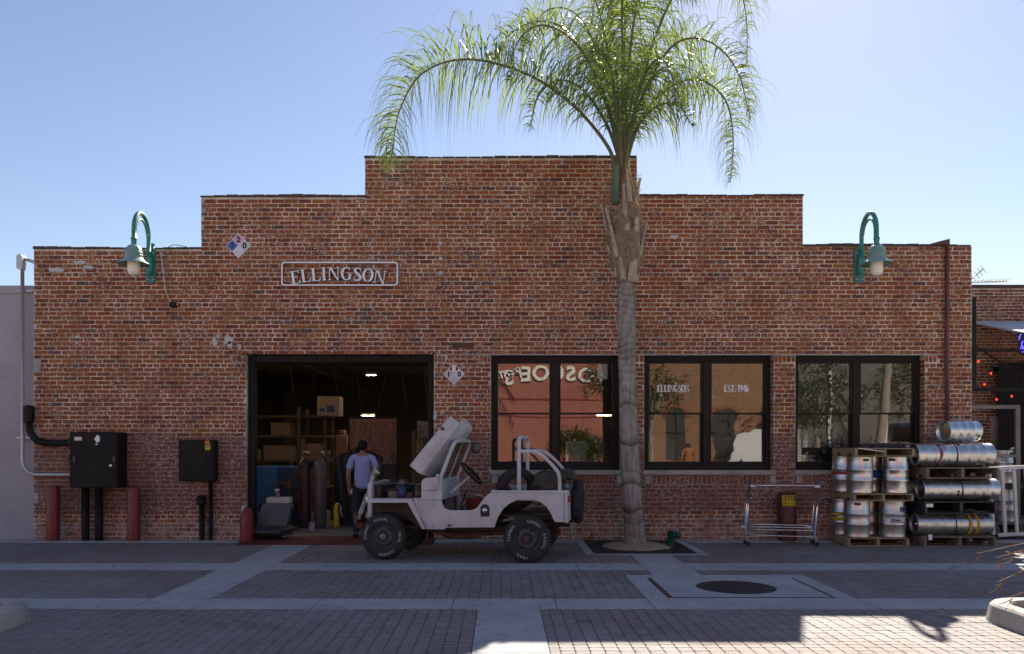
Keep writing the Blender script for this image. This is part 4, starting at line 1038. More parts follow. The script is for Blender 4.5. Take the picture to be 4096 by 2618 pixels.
band(bodyof(k['ubl']), .2055, .29, .33, pm('red_band',(.40,.03,.04),(.3,.03,.04),6,.5))
band(bodyof(k['ubr']), .2055, .24, .355, pm('blue_band',(.03,.12,.40),(.03,.09,.3),6,.5))
M_LOGO = flat('logo_blue',(.03,.04,.16),.5)
def on_keg(t, body, ang, z, size, m, r=.209, rot=0):
    "flat mark wrapped on the side of a keg, at world angle ang"
    b = bodyof(t); a = radians(ang)-t.rotation_euler.z
    me = text_mesh(body, size, bold=.004); me.materials.append(m)
    for v in me.vertices:
        u, w_ = v.co.x, v.co.y; v.co = (r*cos(a+u/r), r*sin(a+u/r), z+w_)
    return link('mark', me, b)
def star_on(t, ang, z, s, m, r=.209):
    b = bodyof(t); a0 = radians(ang)-t.rotation_euler.z; pts = []
    for i in range(10):
        rr_ = s if i%2==0 else s*.4; x,y = rr_*sin(pi*i/5), rr_*cos(pi*i/5); pts.append((r*cos(a0+x/r), r*sin(a0+x/r), z+y))
    q = MB(); q.add([(r*cos(a0),r*sin(a0),z)]+pts, [[0,1+i,1+(i+1)%10] for i in range(10)]); return q.build('mark', m, b)
on_keg(k['br'],'M',-68,.42,.11,M_LOGO); star_on(k['br'],-48,.46,.045,M_LOGO)
q = MB(); q.lathe([(.2065,.245),(.2095,.245),(.2095,.325),(.2065,.325)], n=20, a0=radians(-125)-k['br'].rotation_euler.z, ang=radians(80)); q.build('label', flat('keg_label',(.55,.57,.62)), bodyof(k['br']))
for a in (-110,-50): star_on(k['br'],a,.285,.03,M_LOGO,.2105)
on_keg(k['br'],'celis',-92,.27,.04,M_LOGO,.2105)
# lying kegs: axis along x
def lie(proto, label, x0, y, z, roll, flip=False, yaw=0):
    h = .6
    return keg(proto, label, (x0 if flip else x0+h, y, z), lying=('R' if flip else 'L'), roll=roll, yaw=yaw, group=GL)
lie(kegB,'left of the two front kegs lying on the lowest pallet, white lettered band',6.69,-.70,.345,100)
k['l1r'] = lie(kegB,'right front keg lying on the lowest pallet, with two yellow bands',7.31,-.70,.345,60,True)
lie(kegB,'left front keg lying on the black plastic pallet',6.79,-.70,.905,20,True)
lie(kegB,'right front keg lying on the black plastic pallet',7.41,-.70,.905,75)
k['l3l'] = lie(kegC,'left front keg on the upper wooden pallet, with a faded red band',6.70,-.70,1.465,110)
lie(kegC,'right front keg lying on the upper wooden pallet',7.33,-.70,1.465,70)
lie(kegB,'single keg lying on top of the stack with a yellow end label',7.20,-.66,1.85,40,True,12)
for i,(z,nm) in enumerate(((.345,'lowest pallet'),(.905,'black plastic pallet'),(1.465,'upper wooden pallet'))):
    pr = kegC if i == 2 else kegB
    lie(pr,f'rear left keg lying on the {nm}',6.72,-.30,z,30,True); lie(pr,f'rear right keg lying on the {nm}',7.36,-.30,z,30)
band(bodyof(k['l1r']), .1785, .20,.245, M_YEL); band(bodyof(k['l1r']), .1785, .315,.36, M_YEL)
M_FRED = pm('faded_red_band',(.30,.05,.04),(.42,.38,.36),12,.5,p0=.45,p1=.55)
band(bodyof(k['l3l']), .193, .225,.262, M_FRED)
topk = [o for o in COL.objects if o.get('label','').startswith('single keg')][0]
q = MB(); q.lathe([(.06,.038),(.115,.041)][::-1], n=24); q.build('end_label', flat('label_yellow2',(.65,.60,.05)), bodyof(topk)); q = MB(); q.lathe([(0,.03),(.035,.028),(.04,.04)][::-1], n=14); q.build('end_cap', flat('cap_orange',(.45,.16,.03)), bodyof(topk))
keg(kegA,'upper of two kegs stacked behind the white railing',(9.05,.85,.935),30,group='kegs behind the railing')
k['rl'] = keg(kegA,'lower of two kegs stacked behind the white railing, with blue star labels',(9.1,.85,.245),60,group='kegs behind the railing')
for a in (-110,-62): star_on(k['rl'],a,.32,.03,M_LOGO)
on_keg(k['rl'],'M',-52,.42,.11,M_LOGO)
# pallets
def pallet(label, x0, x1, y0, y1, z0, z1, m, nt_=6, plastic=False, grp='pallets under the kegs'):
    t = thing('pallet', label, 'pallet', group=grp); w_, d_ = x1-x0, y1-y0; tb = .018; r_ = random.Random(int(z0*100+x0*10))
    bw = d_/nt_
    for i in range(nt_):
        a = y0+i*bw+.012; q = MB(); e = r_.uniform(-.01,.01); q.bbox(x0+e,x1+e,a,y0+(i+1)*bw-.012,z1-tb,z1-.001,.003); q.build('deck_board', m, t)
    for i in range(3):
        a = x0+i*(w_-.045)/2; q = MB()
        if plastic: q.bbox(a,a+.045,y0+.01,y1-.01,z0+tb,z1-tb-.001,.004)
        else:
            h = z1-z0-2*tb-.002; zb = z0+tb+.001; po = [(y0,0),(y0+.15*d_,0),(y0+.17*d_,h*.38),(y0+.34*d_,h*.38),(y0+.36*d_,0),(y0+.64*d_,0),(y0+.66*d_,h*.38),(y0+.83*d_,h*.38),(y0+.85*d_,0),(y1,0),(y1,h),(y0,h)]
            q.prism(po, lambda u,v:(a,u,zb+v), lambda u,v:(a+.045,u,zb+v))
        q.build('stringer', m, t)
    for f in (0,.42,.84):
        q = MB(); q.bbox(x0,x1,y0+f*d_,y0+(f+.14)*d_,z0+.0005,z0+tb,.003); q.build('bottom_board', m, t)
    return t
pallet('lowest wooden pallet of the standing keg stack', 5.54,6.53,-.90,-.03,.001,.137,M_WOOD)
pallet('middle wooden pallet of the standing keg stack', 5.63,6.60,-.90,-.03,.730,.846,M_WOOD)
pallet('topmost empty wooden pallet above the standing kegs', 5.65,6.61,-.92,-.03,1.440,1.577,M_WOOD)
pallet('lowest wooden pallet of the lying keg stack', 6.74,7.90,-.94,-.04,.001,.163,M_WOODG)
pallet('black plastic pallet in the middle of the lying keg stack', 6.76,7.92,-.94,-.04,.527,.723,M_PLASTIC,7,True)
pallet('upper wooden pallet of the lying keg stack', 6.78,7.95,-.94,-.04,1.087,1.268,M_WOODG)
pallet('wooden pallet under the kegs behind the white railing', 8.7,9.6,.4,1.3,.03,.243,M_WOODG)
q = MB(); q.box(8.95,9.3,.6,1.1,.84,.934); t = q.build('keg_spacer', M_PLASTIC); tag(t,'black spacer board between the two kegs behind the railing','board')
for i,(x,z) in enumerate(((6.83,.665),(6.84,.12))):
    q = MB(); q.box(x-.055 if i==0 else x-.03,x+.055 if i==0 else x+.03,-.947,-.943,z-.03 if i==0 else z-.01,z+.025 if i==0 else z+.08); t = q.build('paper_label', M_WSIGN); tag(t, ('white paper label on the black plastic pallet','small white paper tag hanging at the lowest lying kegs')[i],'label')
st2 = thing('packing_strap','pale packing strap across the topmost empty pallet','strap')
q = MB(); q.add([(5.70,-.925,1.58),(6.12,-.925,1.53),(6.12,-.925,1.515),(5.70,-.925,1.565)],[[0,1,2,3]]); q.add([(6.11,-.928,1.58),(6.14,-.928,1.58),(6.14,-.928,1.45),(6.11,-.928,1.45)],[[0,1,2,3]],1)
q.build('strap',[M_WHITE,flat('strap_green',(.12,.25,.05))],st2)

# ------------------------------------------------------------------ chrome rack
rk = thing('garment_rack', 'empty chrome garment rack on castors leaning before the wall', 'rack', (0,0,0))
yF, yB = -.88, -.52
LB, LT, RB, RT = Vector((3.905,yF,.2)), Vector((4.0,yF,1.09)), Vector((5.015,yF,.15)), Vector((5.10,yF,1.08))
for a,b in ((LB,LT),(RB,RT)): rod(a, b, .017, M_CHROME, rk, 'post'); rod(a+Vector((.085,.36,.02)), b+Vector((.085,.36,-.02)), .012, M_CHROME, rk, 'post')
rod(LT-Vector((0,0,.11)), RT-Vector((0,0,.11)), .014, M_CHROME, rk, 'top_rail')
for z,y in ((.33,-.6),(.30,-.7),(.265,-.8)): rod((3.93,y,z), (5.03,y,z-.02), .012, M_CHROME, rk, 'lower_rail')
rod((3.90,yF,.19),(5.01,yF,.15),.011,M_CHROME,rk,'lower_rail')
for a,b in ((LB,(3.99,yB,.22)),(RB,(5.1,yB,.17))): rod(a,b,.013,M_CHROME,rk,'side_rail')
for x,y,z in ((3.93,-.70,.30),(5.0,-.70,.29),(4.02,yF,.97),(5.06,yF,.96)):
    q = MB(); q.bbox(x-.04,x+.04,y-.025,y+.025,z-.02,z+.02,.008); q.build('joint', M_WHITE, rk)
for x,y in ((3.935,yF),(5.035,yF),(4.0,yB),(5.10,yB)):
    q = MB(); q.add([(x-.03,y-.012,.17),(x+.02,y-.012,.17),(x+.03,y-.012,.05),(x+.005,y-.012,.05),(x-.03,y+.012,.17),(x+.02,y+.012,.17),(x+.03,y+.012,.05),(x+.005,y+.012,.05)],[(0,3,2,1),(4,5,6,7),(0,1,5,4),(1,2,6,5),(3,0,4,7)]); cs = q.build('castor', M_CHROME, rk)
    q = MB(); q.lathe([(0,-.014),(.034,-.014),(.038,-.008),(.038,.008),(.034,.014),(0,.014)], (x+.02,y,.039), 'y', n=16); q.build('wheel', M_RUBBER, cs)

# ------------------------------------------------------------------ high-voltage post
hv = thing('vent_post', 'red perforated vent post with yellow high voltage sign beside the wall', 'post', (4.81,-.22,0))
rv = .15; q = MB(); q.lathe([(rv,.0),(rv,.80),(rv-.01,.82),(rv-.03,.82),(rv-.03,.76)], n=32); q.build('tube', pm('dark_red_paint',(.12,.022,.02),(.07,.018,.017),5,.5), hv)
q = MB(); q.lathe([(.2,.0135),(.19,.018),(rv,.02)], n=24); q.build('collar', M_CONC2, hv)
for i in range(5):
    for j in range(7):
        a = radians(-90+(j-3)*23); z = .26+i*.072; q = MB(); c = Vector((rv*cos(a),rv*sin(a),z)); o2 = Vector((cos(a),sin(a),0)); s2 = Vector((-sin(a),cos(a),0))
        q.add([c+o2*.0015+s2*.011*cos(2*pi*k_/8)+Vector((0,0,.011*sin(2*pi*k_/8))) for k_ in range(8)], [list(range(8))]); q.build('hole', M_BLK, hv)
sgn = MB(); sgn.lathe([(rv+.001,.605),(rv+.004,.605),(rv+.004,.785),(rv+.001,.785)], n=16, a0=radians(-140), ang=radians(95)); sy = sgn.build('sign', flat('hv_yellow',(.70,.58,.02)), hv)
def wrap(body, size, z, ang, m, bold=0.0, par=None, r=rv+.0055):
    me = text_mesh(body, size, bold=bold); me.materials.append(m)
    for v in me.vertices: a = radians(ang)+v.co.x/r; v.co = (r*cos(a), r*sin(a), z+v.co.y)
    return link('print', me, par)
q = MB(); q.lathe([(rv+.0045,.69),(rv+.005,.69),(rv+.005,.778),(rv+.0045,.778)], n=14, a0=radians(-135), ang=radians(88)); q.build('print', M_BLK, sy)
wrap('55357', .095, .70, -92, flat('hv_digit',(.72,.42,.02)), .003, sy, rv+.0065)
wrap('HIGH VOLTAGE', .036, .65, -86, M_BLK, .001, sy); wrap('Southern California', .024, .615, -88, M_BLK, 0, sy)

# ------------------------------------------------------------------ planters
def planter(label, xa, sgn_, dry):
    t = thing('planter', label, 'planter'); yb, L, h = -6.08, 5.0, .17
    def outline(o, rad):
        pts = [(xa+sgn_*o*1.0, yb-L), ]
        for i in range(9):
            a = radians(90*i/8); pts.append((xa+sgn_*(o+rad-rad*cos(a)), yb-o-rad+rad*sin(a)))
        pts += [(xa+sgn_*4, yb-o), (xa+sgn_*4, yb-L)]; return pts if sgn_ > 0 else pts
    O = outline(0,.42); O2 = outline(.03,.40); I = outline(.20,.24); q = MB(); n = len(O)
    rings = [[(x,y,-.01) for x,y in O],[(x,y,h-.02) for x,y in O2],[(x,y,h) for x,y in outline(.05,.385)],[(x,y,h) for x,y in outline(.185,.25)],[(x,y,h-.015) for x,y in I],[(x,y,h-.12) for x,y in I]]
    for r_ in rings: q.v += r_
    for i in range(len(rings)-1):
        for j in range(n-1):
            f = [i*n+j,i*n+j+1,(i+1)*n+j+1,(i+1)*n+j]; q.face(f if sgn_ < 0 else f[::-1], 0, False)
    q.build('kerb', M_CONC2, t)
    q = MB(); q.add([(x,y,h-.07) for x,y in I], [list(range(n))]); q.build('soil', M_JOINT, t)
    ch = MB(); r_ = random.Random(5)
    for i in range(700):
        x = xa+sgn_*r_.uniform(.25,3); y = yb-r_.uniform(.25,2.6); a = r_.uniform(0,pi); l = r_.uniform(.03,.08); w2 = r_.uniform(.008,.02); z = h-.065+r_.uniform(0,.03)
        dx,dy = cos(a)*l,sin(a)*l; ex,ey = -sin(a)*w2,cos(a)*w2
        ch.add([(x-dx,y-dy,z),(x+ex,y+ey,z+.01),(x+dx,y+dy,z+r_.uniform(-.005,.015)),(x-ex,y-ey,z)],[[0,1,2,3]])
    stuff(ch.build('mulch', pm('bark_mulch',(.22,.15,.09),(.11,.075,.05),20,.95,obj=False), t)); return t
planter('rounded concrete planter with mulch at the right edge, half in sun', 4.5, 1, True)
planter('rounded concrete planter at the left edge in shade', -4.37, -1, False)
dg = thing('dry_plant', 'dry brown grassy plant arching out of the right planter', 'plant', (5.35,-6.75,.1))
M_DRY = pm('dry_stalk',(.30,.17,.06),(.20,.11,.045),6,.8); rd = random.Random(8)
tips = [P(3905,2215,-5.6),P(3985,2232,-5.9),P(4010,2240,-6),P(4035,2391,-6.6),P(3990,2330,-6.2),P(4040,2215,-6.1)]
for i in range(16):
    if i < 6: e = tips[i]-dg.location
    else:
        a = rd.uniform(0,2*pi); e = Vector((cos(a)*rd.uniform(.3,.7)+.15, sin(a)*rd.uniform(.3,.6), rd.uniform(.15,.7)))
    m_ = e*.45+Vector((.12,0,.45 if i != 3 else .3)); q = MB(); q.tube(spline([(rd.uniform(-.05,.05),rd.uniform(-.05,.05),0),m_*.6+Vector((0,0,.1)),m_,e],5), [.009]*8+[.007]*4+[.004]*4, n=5); s_ = q.build('stalk', M_DRY, dg)
    if i < 6:
        for j in range(3):
            d2 = Vector((rd.uniform(-.08,.02),rd.uniform(-.05,.05),rd.uniform(-.12,-.03))); q = MB(); q.tube([e*.96,e*.97+d2*.6,e+d2],[.004,.003,.002],n=4); q.build('twig', M_DRY, s_)

# ------------------------------------------------------------------ jeep
JA = atan2(-(.314), 2.033)
jp = thing('jeep', 'old faded white open jeep with its hood raised, parked in front of the door', 'jeep', (-1.682,-2.41,0), JA)
W = 1.40
def mapz(zx, zy):
    t_ = (zx-422)/1358; s = 665+18*t_; return ((zx-422)/667.5, (1505+30*t_-zy)/s)
def jp_panel(poly, y0, y1, m=M_JEEP, name='body_side', parent=jp):
    q = MB(); q.prism(poly, lambda u,v:(u,y0,v), lambda u,v:(u,y1,v)); return q.build(name, m, parent)
side = [mapz(*p) for p in ((722,925),(985,925),(986,960),(1005,1010),(1035,1032),(1062,1040),(1265,1040),(1300,1030),(1335,1002),(1368,955),(1400,915),(1440,882),(1480,865),(1520,856),(2165,850),(2166,1150),(2055,1150),(2040,1130),(2015,1070),(1975,1005),(1920,960),(1850,938),(1780,933),(1700,942),(1630,975),(1570,1025),(1525,1095),(1500,1160),(1488,1200),(838,1205),(830,1180),(722,990))]
jp_panel(side, .05, .085)
sideF = side; jp_panel(sideF, W-.085, W-.05)
X0, XRr, ZT, ZB = mapz(838,0)[0], mapz(2165,0)[0], mapz(0,852)[1]+.0, .47
q = MB(); q.box(X0+.02,1.58,.086,W-.086,.50,.53); q.build('floor', M_JEEPD, jp)
q = MB(); q.box(1.58,XRr-.06,.30,W-.30,.62,.65); q.box(1.58,1.61,.30,W-.30,.531,.62); q.build('bed', M_JEEPD, jp)
for y0,y1 in ((.087,.30),(W-.30,W-.087)):
    q = MB(); q.box(1.5,XRr-.03,y0,y1,.86,.885); q.box(1.5,1.53,y0,y1,.531,.859); q.build('wheel_box', M_JEEP, jp)
q = MB(); q.bbox(XRr-.035,XRr+.005,.0875,W-.0875,.55,.985,.006); q.build('tailgate', M_JEEP, jp)
q = MB(); q.bbox(1.55,XRr+.01,.04,.075+.03,.965,.998,.008); q.build('rim_rail', M_JEEP, jp)
q = MB(); q.bbox(1.55,XRr+.01,W-.105,W-.04,.965,.998,.008); q.build('rim_rail', M_JEEP, jp)
# cowl and dash
cw = [(mapz(785,925)[0],.855),(mapz(785,925)[0],1.10),(mapz(800,740)[0],1.14),(mapz(830,726)[0],1.165),(mapz(940,728)[0],1.172),(mapz(985,760)[0],1.12),(mapz(985,925)[0],.855)]
q = MB(); q.prism(cw, lambda u,v:(u,.0862,v), lambda u,v:(u,W-.0862,v)); q.build('cowl', M_JEEP, jp)
q = MB(); q.box(cw[0][0]+.02,cw[0][0]+.05,.0865,W-.0865,.53,.853); q.build('firewall', M_JEEPD, jp)
q = MB(); q.tube([(.56,.075,1.0),(.58,.07,1.0),(.74,.07,1.0),(.78,.07,1.05),(.80,.07,1.2)], .016, n=8); q.build('hood_latch', M_JEEP, jp)
# front fenders
for y0,y1 in ((-.02,.24),(W-.24,W+.02)):
    f0, f1, f2 = mapz(262,930), mapz(716,930), mapz(832,1212)
    q = MB(); po = [f0,(f0[0],f0[1]-.05),(f1[0]-.07,f1[1]-.052),(f2[0]-.03,f2[1]+.0),(f2[0]+.005,f2[1]+.0),(f1[0]-.02,f1[1]-.002)]
    q.prism(po, lambda u,v:(u,y0,v), lambda u,v:(u,y1,v)); q.build('front_fender', M_JEEP, jp)
for y in (.24,W-.26):
    po = [mapz(*p) for p in ((285,965),(680,968),(820,1200),(822,1250),(700,1190),(560,1080),(420,1060),(300,1080))]
    q = MB(); q.prism(po, lambda u,v:(u,y,v), lambda u,v:(u,y+.015,v)); ap = q.build('inner_apron', M_JEEPD, jp)
    for (a,b) in ((575,1060),(625,1075),(665,1110)):
        c = mapz(a,b); q = MB(); q.prism([(c[0]-.012,c[1]-.05),(c[0]+.02,c[1]-.04),(c[0]+.004,c[1]+.05)], lambda u,v:(u,y-.002,v), lambda u,v:(u,y+.001,v)); q.build('vent', M_BLK, ap)
# grille shell, radiator, headlights
gx = mapz(250,0)[0]
q = MB(); po = rrect(.22,W-.22,.55,1.09,.09,5); q.prism(po, lambda u,v:(gx-.03,u,v), lambda u,v:(gx+.03,u,v)); gs = q.build('grille', M_JEEP, jp)
for i in range(7):
    y = W/2-.21+i*.07; q = MB(); q.prism(rrect(y-.02,y+.02,.66,1.0,.018,3), lambda u,v:(gx-.034,u,v), lambda u,v:(gx-.029,u,v)); q.build('slot', M_BLK, gs)
for y in (.36,W-.36):
    q = MB(); q.lathe([(.0,-.075),(.06,-.07),(.088,-.05),(.095,-.03),(.09,0)], (gx-.03,y,.84), 'x', n=18); q.build('headlight', M_CHROME, gs)
q = MB(); q.bbox(gx+.04,gx+.13,.33,W-.33,.6,1.06,.01); q.build('radiator', M_JEEPD, jp)
# engine
M_ENG = pm('oily_engine',(.045,.042,.038),(.09,.075,.06),7,.6); M_ENG2 = pm('dull_metal',(.20,.19,.18),(.10,.095,.09),8,.5,.5)
q = MB(); q.bbox(.0,.46,.52,.82,.52,.95,.03); q.bbox(.03,.43,.56,.78,.95,1.04,.02); q.build('engine_block', M_ENG, jp)
for (a,b,r_,m) in (((.05,.35,.92),(.05,.50,.92),.075,M_ENG2),((.30,.38,.98),(.30,.38,1.08),.085,M_BLACK),((.42,.35,.86),(.42,.35,1.04),.05,M_ENG2),((-.12,.5,.8),(-.12,.9,.8),.16,M_BLACK),((.15,.30,.9),(.36,.30,.9),.05,M_RUST),((.18,.45,1.06),(.18,.45,1.13),.07,M_ENG2)):
    q = MB(); q.cyl(a,b,r_,n=16); q.build('engine_part', m, jp)
for i,pts in enumerate((((-.1,.7,1.02),(.1,.6,1.09),(.3,.5,1.0)),((.35,.36,.95),(.46,.4,1.05),(.54,.6,1.0)),((-.17,.5,.93),(.0,.35,.97),(.2,.33,1.0)),((-.18,.12,1.06),(.2,.13,1.08),(.54,.13,1.07)),((.1,.35,.9),(.3,.28,.86),(.5,.3,.92)))):
    q = MB(); q.tube(spline(pts,5), (.02,.016,.022,.007,.012)[i], n=7); q.build('hose', (M_RUBBER,M_RUBBER,M_RUBBER,M_ENG2,M_RUST)[i], jp)
q = MB(); q.bbox(.38,.54,.90,1.14,.86,1.04,.01); q.build('battery', M_BLACK, jp)
q = MB(); q.lathe([(.0,.0),(.06,.0),(.06,.14),(.0,.15)], (.22,.27,.88), n=14); q.build('engine_part', flat('blue_filter',(.03,.05,.16)), jp)
# hood, swung back over the cowl
hg = Vector((mapz(800,722)[0]+.0, 0, mapz(800,722)[1])); hd = (Vector((mapz(1142,266)[0],0,mapz(1142,266)[1]))-hg).normalized(); sk = Vector((-hd.z,0,hd.x)); HL = .86
def hood_sec(w_, dpt):   # cross-section: (lateral, depth towards skirt)
    c = W/2; return [(c-w_,dpt),(c-w_-.004,dpt*.45),(c-w_+.012,dpt*.22),(c-w_+.06,.03),(c-w_*.5,-.035),(c,-.045),(c+w_*.5,-.035),(c+w_-.06,.03),(c+w_-.012,dpt*.22),(c+w_+.004,dpt*.45),(c+w_,dpt)]
q = MB(); S_ = [(0,.575,.255),(.3,.545,.25),(.6,.51,.24),(HL,.475,.235)]
for s,w_,dp_ in S_:
    for (y,d_) in hood_sec(w_,dp_): p = hg+hd*s+sk*d_; q.v.append((p.x,y,p.z))
m_ = 11
for i in range(len(S_)-1):
    for j in range(m_-1): q.face([i*m_+j,i*m_+j+1,(i+1)*m_+j+1,(i+1)*m_+j],0,3 <= j <= 6)
e0 = (len(S_)-1)*m_                                    # front lip
for (y,d_) in hood_sec(.43,.20): p = hg+hd*(HL+.045)+sk*(d_+.03); q.v.append((p.x,y,p.z))
for j in range(m_-1): q.face([e0+j,e0+j+1,e0+m_+j+1,e0+m_+j],0)
hood = q.build('hood', M_JEEP, jp); sm_ = hood.modifiers.new('thickness','SOLIDIFY'); sm_.thickness = .012
wt = text_mesh('WILLYS', .085, bold=.002, space=1.25); wt.materials.append(pm('embossed_paint',(.50,.51,.52),(.44,.45,.45),5,.6))
for v in wt.vertices:
    s = .46 + v.co.x*1; d_ = .125 + v.co.y*-1*-1 - .03
    p = hg+hd*(.46-v.co.x)+sk*(.15-v.co.y); v.co = (p.x, W/2-.545-.045*v.co.x-.004+.0*d_, p.z)
link('lettering', wt, hood)
q = MB(); c = hg+hd*.70+sk*.20; q.lathe([(0,-.03),(.02,-.025),(.028,0)], (c.x,.185,c.z), 'y', n=10); q.build('latch_stud', M_RUST, hood)
# windshield
wb, wt_ = Vector((mapz(945,790)[0],0,mapz(945,790)[1])), Vector((mapz(1098,400)[0],0,mapz(1098,400)[1]))
ws = MB(); yl, yr = .11, W-.11; up = (wt_-wb).normalized()
def wpt(f,y): p = wb+(wt_-wb)*f; return (p.x,y,p.z)
ws.tube([wpt(0,yl),wpt(.86,yl),wpt(.96,yl+.02),wpt(1.03,yl+.09),wpt(1.05,W/2),wpt(1.03,yr-.09),wpt(.96,yr-.02),wpt(.86,yr),wpt(0,yr)], .028, n=8); ws.tube([wpt(.02,yl),wpt(.02,yr)], .024, n=8)
wf = ws.build('windshield_frame', M_JEEP, jp)
q = MB(); q.add([wpt(.05,yl+.02),wpt(.05,yr-.02),wpt(1.02,yr-.07),wpt(1.02,yl+.07)], [[0,1,2,3]]); q.build('glass', glass('windshield_glass',.12,(.55,.5,.42),.0,1), wf)
q = MB(); q.cyl(wpt(.05,W/2),wpt(1.0,W/2),.012,n=6); q.build('divider', M_JEEP, wf)
q = MB(); q.lathe([(0,-.012),(.06,-.01),(.085,0),(.06,.01),(0,.012)], (wpt(.95,0)[0]+.10,W-.1,wpt(.86,0)[2]), 'y', n=16); q.cyl(wpt(.86,W-.11),(wpt(.95,0)[0]+.10,W-.1,wpt(.86,0)[2]),.008,n=6); q.build('mirror', M_ENG2, wf)
q = MB(); q.bbox(wb.x-.03,wb.x+.02,.07,.11,wb.z-.1,wb.z+.14,.01); q.build('hinge', M_JEEP, wf)
# steering
c0, c1_ = Vector((mapz(1020,890)[0],.42,mapz(1020,890)[1])), Vector((mapz(1215,722)[0],.42,mapz(1215,722)[1]))
q = MB(); q.cyl(c0,c1_,.024,n=10); q.build('steering_column', M_JEEP, jp)
ax = Vector((mapz(1320,800)[0]-mapz(1132,598)[0],0,mapz(1320,800)[1]-mapz(1132,598)[1])); RW = ax.length/2; ax.normalize(); lat = Vector((0,1,0)); cc = Vector(((mapz(1320,0)[0]+mapz(1132,0)[0])/2,.42,(mapz(1320,800)[1]+mapz(1132,598)[1])/2))
q = MB(); q.tube([cc+(ax*cos(a)+lat*sin(a))*RW for a in [2*pi*i/24 for i in range(25)]], .016, n=8, caps=False)
for a in (.5,2.6,4.7): q.tube([cc,cc+(ax*cos(a)+lat*sin(a))*RW],.009,n=6)
q.lathe([(0,.02),(.035,.015),(.035,-.01)],cc,'z',n=10); q.build('steering_wheel', M_BLACK, jp)
for pts,r_ in ((((1.0,.62,.53),(1.02,.6,.75),(1.1,.6,.98)),.011),(((.92,.55,.53),(1.05,.56,.72),(1.12,.56,.8)),.01),(((.98,.35,.53),(.98,.35,.9)),.022)):
    q = MB(); q.tube(pts,r_,n=7); q.build('lever', M_JEEPD, jp)
# seats
for y in (.24,.80):
    q = MB(); q.bbox(1.28,1.62,y,y+.4,.56,.70,.04); q.bbox(1.57,1.68,y,y+.4,.68,1.02,.05); q.build('seat', M_BLACK, jp)
# filler recess
fc = mapz(1400,1045); q = MB(); po = [(fc[0]-.065,fc[1]-.08)]+[(fc[0]+.065,fc[1]-.08)]+arc(fc[0],fc[1]+.03,.065,0,180,8); q.prism(po, lambda u,v:(u,.0485,v), lambda u,v:(u,.0505,v)); q.build('filler_recess', M_JEEPD, jp)
q = MB(); q.lathe([(0,-.035),(.03,-.032),(.038,-.02),(.04,0)], (fc[0],.049,fc[1]+.01), 'y', n=16); q.build('filler_cap', M_CHROME, jp)
# roll bar
def rb_(u,v,y): a,b = mapz(u,v); return Vector((a,y,b))
yn, yf = .20, W-.20; q = MB(); top = mapz(0,352)[1]
xh = mapz(1706,0)[0]
q.tube([(xh,yn,.885),(xh,yn,top-.07),(xh,yn+.02,top-.02),(xh,yn+.08,top),(xh,yf-.08,top),(xh,yf-.02,top-.02),(xh,yf,top-.07),(xh,yf,.885)], .028, n=10)
for y in (yn,yf): q.tube(spline([rb_(1712,482,y),rb_(1850,486,y),rb_(1930,530,y),rb_(2040,640,y),rb_(2082,720,y),rb_(2088,858,y)],5), .026, n=10)
q.build('roll_bar', M_JEEP, jp)
# wheels
def ring_text(body, rad, ang0, size, m, par, y, flip=False):
    tot = 0; ms = []
    for ch in body:
        me = text_mesh(ch if ch != ' ' else '.', size); wd = max(v.co.x for v in me.vertices)-min(v.co.x for v in me.vertices); wd = .3*size if ch == ' ' else wd+.12*size
        ms.append((ch,me,wd)); tot += wd
    a = radians(ang0); t_ = -tot/2
    for ch,me,wd in ms:
        if ch != ' ':
            aa = a-(t_+wd/2)/rad
            for v in me.vertices:
                u,w_ = v.co.x, v.co.y; rr_ = rad+w_; v.co = (rr_*cos(aa)+u*sin(aa), y, rr_*sin(aa)-u*cos(aa))
            me.materials.append(m); link('lettering', me, par)
        t_ += wd
M_RWL = pm('raised_white_letter',(.62,.62,.62),(.42,.42,.42),30,.7)
M_RIM = pm('dull_wheel_paint',(.085,.095,.11),(.05,.055,.065),8,.55,.2)
